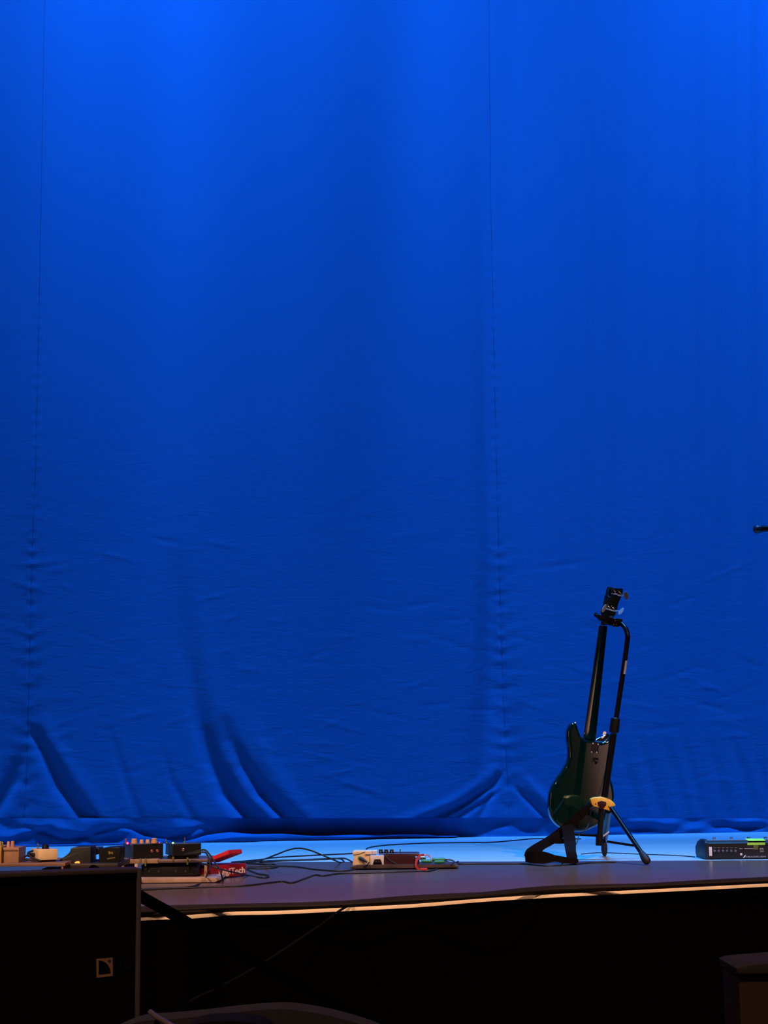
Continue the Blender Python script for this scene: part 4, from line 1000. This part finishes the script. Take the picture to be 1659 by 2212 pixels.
# ------------------------------------------------------------------ seats and box in the dark foreground
M_seat = mat('dark_grey_seat_fabric', (.011, .010, .014), .95, spec=.1, bump=.6, scale=220)
M_seatb = mat('black_seat_fabric', (.004, .004, .006), .95, spec=.05)
def seat(pts, Y, m, label, arm=None):
    xs = [p[0] for p in pts]; xm = (min(xs)+max(xs))/2
    c = P(xm, 2200, Y); t = thing('theatre_seat', (c.x, c.y, -1.0), label, 'seat', 'seat backs in the dark foreground')
    top = catmull([P(x, y, Y) for x, y in pts], 4)
    poly = top + [Vector((top[-1].x, Y, -.55)), Vector((top[0].x, Y, -.55))]
    mb = MB(); mb.prism(poly, (0, -.09, 0), bev=.014, seg=4); mb.build('backrest', m, t)
    x0, x1 = top[0].x, top[-1].x
    mb = MB(); mb.box((x0+.01, Y-.05, -.62), (x1-x0-.02, 0, 0), (0, .25, 0), (0, 0, .11), bev=.03, seg=3); mb.build('seat_cushion', m, t)
    for xx in (x0+.02, x1-.04):
        mb = MB(); mb.box((xx, Y+.05, -1.0), (.03, 0, 0), (0, .2, 0), (0, 0, .40), bev=.004); mb.build('leg', M_black, t)
    if arm:
        mb = MB(); mb.tube([P(*q) for q in arm], .0052, n=10); o_ = mb.build('armrest_tube', mat('grey_metal_tube', (.05, .04, .045), .4, metal=.3), t)
    return t
seat([(250, 2216), (311, 2192), (380, 2186), (445, 2180), (530, 2170), (607, 2165), (662, 2169), (740, 2185), (820, 2211), (860, 2240)], 3.3, M_seat, 'dark grey padded seat back rising at the bottom edge left of centre', [(325, 2186, 3.2), (342, 2199, 3.15), (368, 2214, 3.1), (400, 2236, 3.08)])
seat([(405, 2215), (425, 2197), (465, 2189), (520, 2188.5), (565, 2194), (588, 2206), (600, 2222)], 2.95, M_seatb, 'black seat back in front of the grey one at the bottom edge')
xb = P(1594, 2105, 3.5)
bx_ = thing('upholstered_box', (xb.x+.2, 3.7, -1.0), 'dim brown upright box with a dark padded top in the lower right corner', 'box')
mb = MB(); mb.box((xb.x, 3.5, -1.0), (.42, 0, 0), (0, .16, 0), (0, 0, xb.z+1.0), bev=.006); mb.build('body', mat('dim_brown_panel', (.008, .004, .003), .8, spec=.1), bx_)
mb = MB(); prf = [(-.004, 0), (.43, 0), (.43, .016), (.36, .020), (.20, .024), (.10, .025), (.04, .021), (.008, .019), (-.006, .014)]
mb.prism([Vector((xb.x + a, 3.49, xb.z + b)) for a, b in prf], (0, .18, 0), bev=.004); mb.build('padded_top', mat('dark_pad', (.007, .006, .008), .9, spec=.1), bx_)

# ------------------------------------------------------------------ microphone on a boom at the right edge
MY = 8.8
mh = P(1632, 1143.5, MY); mt = P(1700, 1138, MY)
mc = thing('vocal_microphone', mh, 'black microphone poking in at the right edge against the blue curtain', 'microphone')
md = (mt - mh).normalized()
mb = MB(); mb.lathe(mh - md*.014, md, [(0, .001), (.002, .011), (.008, .019), (.018, .0235), (.030, .0245), (.036, .022), (.040, .022)], n=24); mb.build('grille', mat('dark_mesh', (.05, .05, .08), .35, metal=.6, scale=400, bump=.5), mc)
mb = MB(); mb.lathe(mh + md*.024, md, [(0, .020), (.010, .0185), (.03, .017), (.14, .0125), (.15, .011)], n=20); mb.build('body', M_blackm, mc)
ms = thing('microphone_stand', (mt.x+.75, MY, 0), 'black boom stand outside the right edge holding the microphone', 'microphone stand')
j = mh + md*.13
mb = MB(); mb.lathe(j - md*.03 + Vector((0, 0, -.001)), md, [(0, .0155), (.04, .0175), (.05, .012)], n=16); mb.build('clip', M_rubber, ms)
mb = MB(); pvt = Vector((mt.x+.75, MY, 1.62)); mb.cyl(j + md*.01, pvt, .008, n=12); mb.build('boom_arm', M_blackm, ms)
mb = MB(); mb.cyl(pvt, (pvt.x, MY, .06), .011, n=14); mb.build('pole', M_blackm, ms)
for k in range(3):
    a = k*2*math.pi/3 + .4; mb = MB(); mb.tube([(pvt.x, MY, .12), (pvt.x+.15*math.cos(a), MY+.15*math.sin(a), .06), (pvt.x+.30*math.cos(a), MY+.30*math.sin(a), .012)], .009, n=10); mb.build('leg', M_blackm, ms)

# ------------------------------------------------------------------ hall behind the camera (lit walls added for the lacquer to reflect)

mb = MB(); mb.box((-16, -9.2, -1.0), (27.0, 0, 0), (0, .2, 0), (0, 0, 9.0)); structure(mb.build('wall_back', mat('dark_hall_wall', (.003, .003, .003), .9, spec=.05), smooth=False))
mb = MB(); mb.box((10.74, -6.2, -1.0), (4.5, 0, 0), (0, .2, 0), (0, 0, 7.0)); structure(mb.build('wall_reflect_right', mat('warm_reflect_wall', (.55, .40, .33), .8, spec=.1), smooth=False))  # pier added out of view for the bass back to reflect

mb = MB(); mb.box((-8.2, -7.0, -1.0), (.2, 0, 0), (0, 11.5, 0), (0, 0, 5.5)); structure(mb.build('wall_reflect_left', mat('warm_reflect_wall', (.55, .40, .33), .8, spec=.1), smooth=False))  # unseen wall added for the neck and body rim to reflect

# ------------------------------------------------------------------ lights
def spot(name, loc, target, power, col, size_deg, blend, radius=.15):
    l = bpy.data.lights.new(name, 'SPOT'); l.energy = power; l.color = col; l.spot_size = math.radians(size_deg); l.spot_blend = blend; l.shadow_soft_size = radius
    o = bpy.data.objects.new(name, l); COL.objects.link(o); o.location = loc
    d = Vector(target) - Vector(loc); o.rotation_euler = d.to_track_quat('-Z', 'Y').to_euler(); return o
BLUE = (0.055, 0.30, 1.0)
for x, tx, pw_ in ((-3.2, -2.9, 14500), (-1.3, -1.2, 13800), (-0.35, -0.45, 9000), (2.2, 2.1, 11500), (3.7, 3.4, 10000)):
    spot('cyc_spotlight', (x, 7.4, 13.0), (tx, 9.95, 6.5), pw_, BLUE, 34, 1.0)
for x in (-3.6, -2.2, -0.8, 0.6, 2.0, 3.4):
    spot('floor_wash', (x, 7.65, 10.0), (x, 7.95, 0.0), 5000, (.05, .38, 1.0), 22.5, 1.0)
WARM = (1.0, 0.58, 0.33)
spot('front_spotlight', (-3.4, -0.4, 6.8), (-1.7, 4.4, 0.0), 5000, WARM, 40, 1.0)
spot('front_spotlight', (3.6, 0.0, 6.8), (1.9, 4.9, 0.0), 5400, WARM, 40, 1.0)

spot('reflect_wall_light', (11.9, -2.6, 4.6), (11.9, -6.0, 0.4), 3600, (1.0, .72, .70), 100, .6)  # added lamp, brightens the right wall for its reflection
spot('reflect_wall_light', (-5.2, -3.0, 5.6), (-8.2, -1.8, 0.8), 3000, (1.0, .62, .42), 95, .8)  # added lamp, does the same for the left wall
w = bpy.data.worlds.new('world'); SC.world = w; w.use_nodes = True
w.node_tree.nodes['Background'].inputs['Color'].default_value = (.25, .35, .8, 1)
w.node_tree.nodes['Background'].inputs['Strength'].default_value = .004

# ------------------------------------------------------------------ camera
cd = bpy.data.cameras.new('camera'); co = bpy.data.objects.new('camera', cd); COL.objects.link(co)
cd.sensor_fit = 'VERTICAL'; cd.sensor_height = 36.0; cd.sensor_width = 27.0; cd.lens = F*36.0/H
cd.clip_start = .05; cd.clip_end = 100
M4 = Matrix(((RT.x, UP.x, -FWD.x, CAM.x), (RT.y, UP.y, -FWD.y, CAM.y), (RT.z, UP.z, -FWD.z, CAM.z), (0, 0, 0, 1)))
co.matrix_world = M4
SC.camera = co
SC.view_settings.view_transform = 'Standard'; SC.view_settings.look = 'None'; SC.view_settings.gamma = 1
SC.view_settings.exposure = 0.0
try: SC.view_settings.use_curve_mapping = False
except Exception: pass
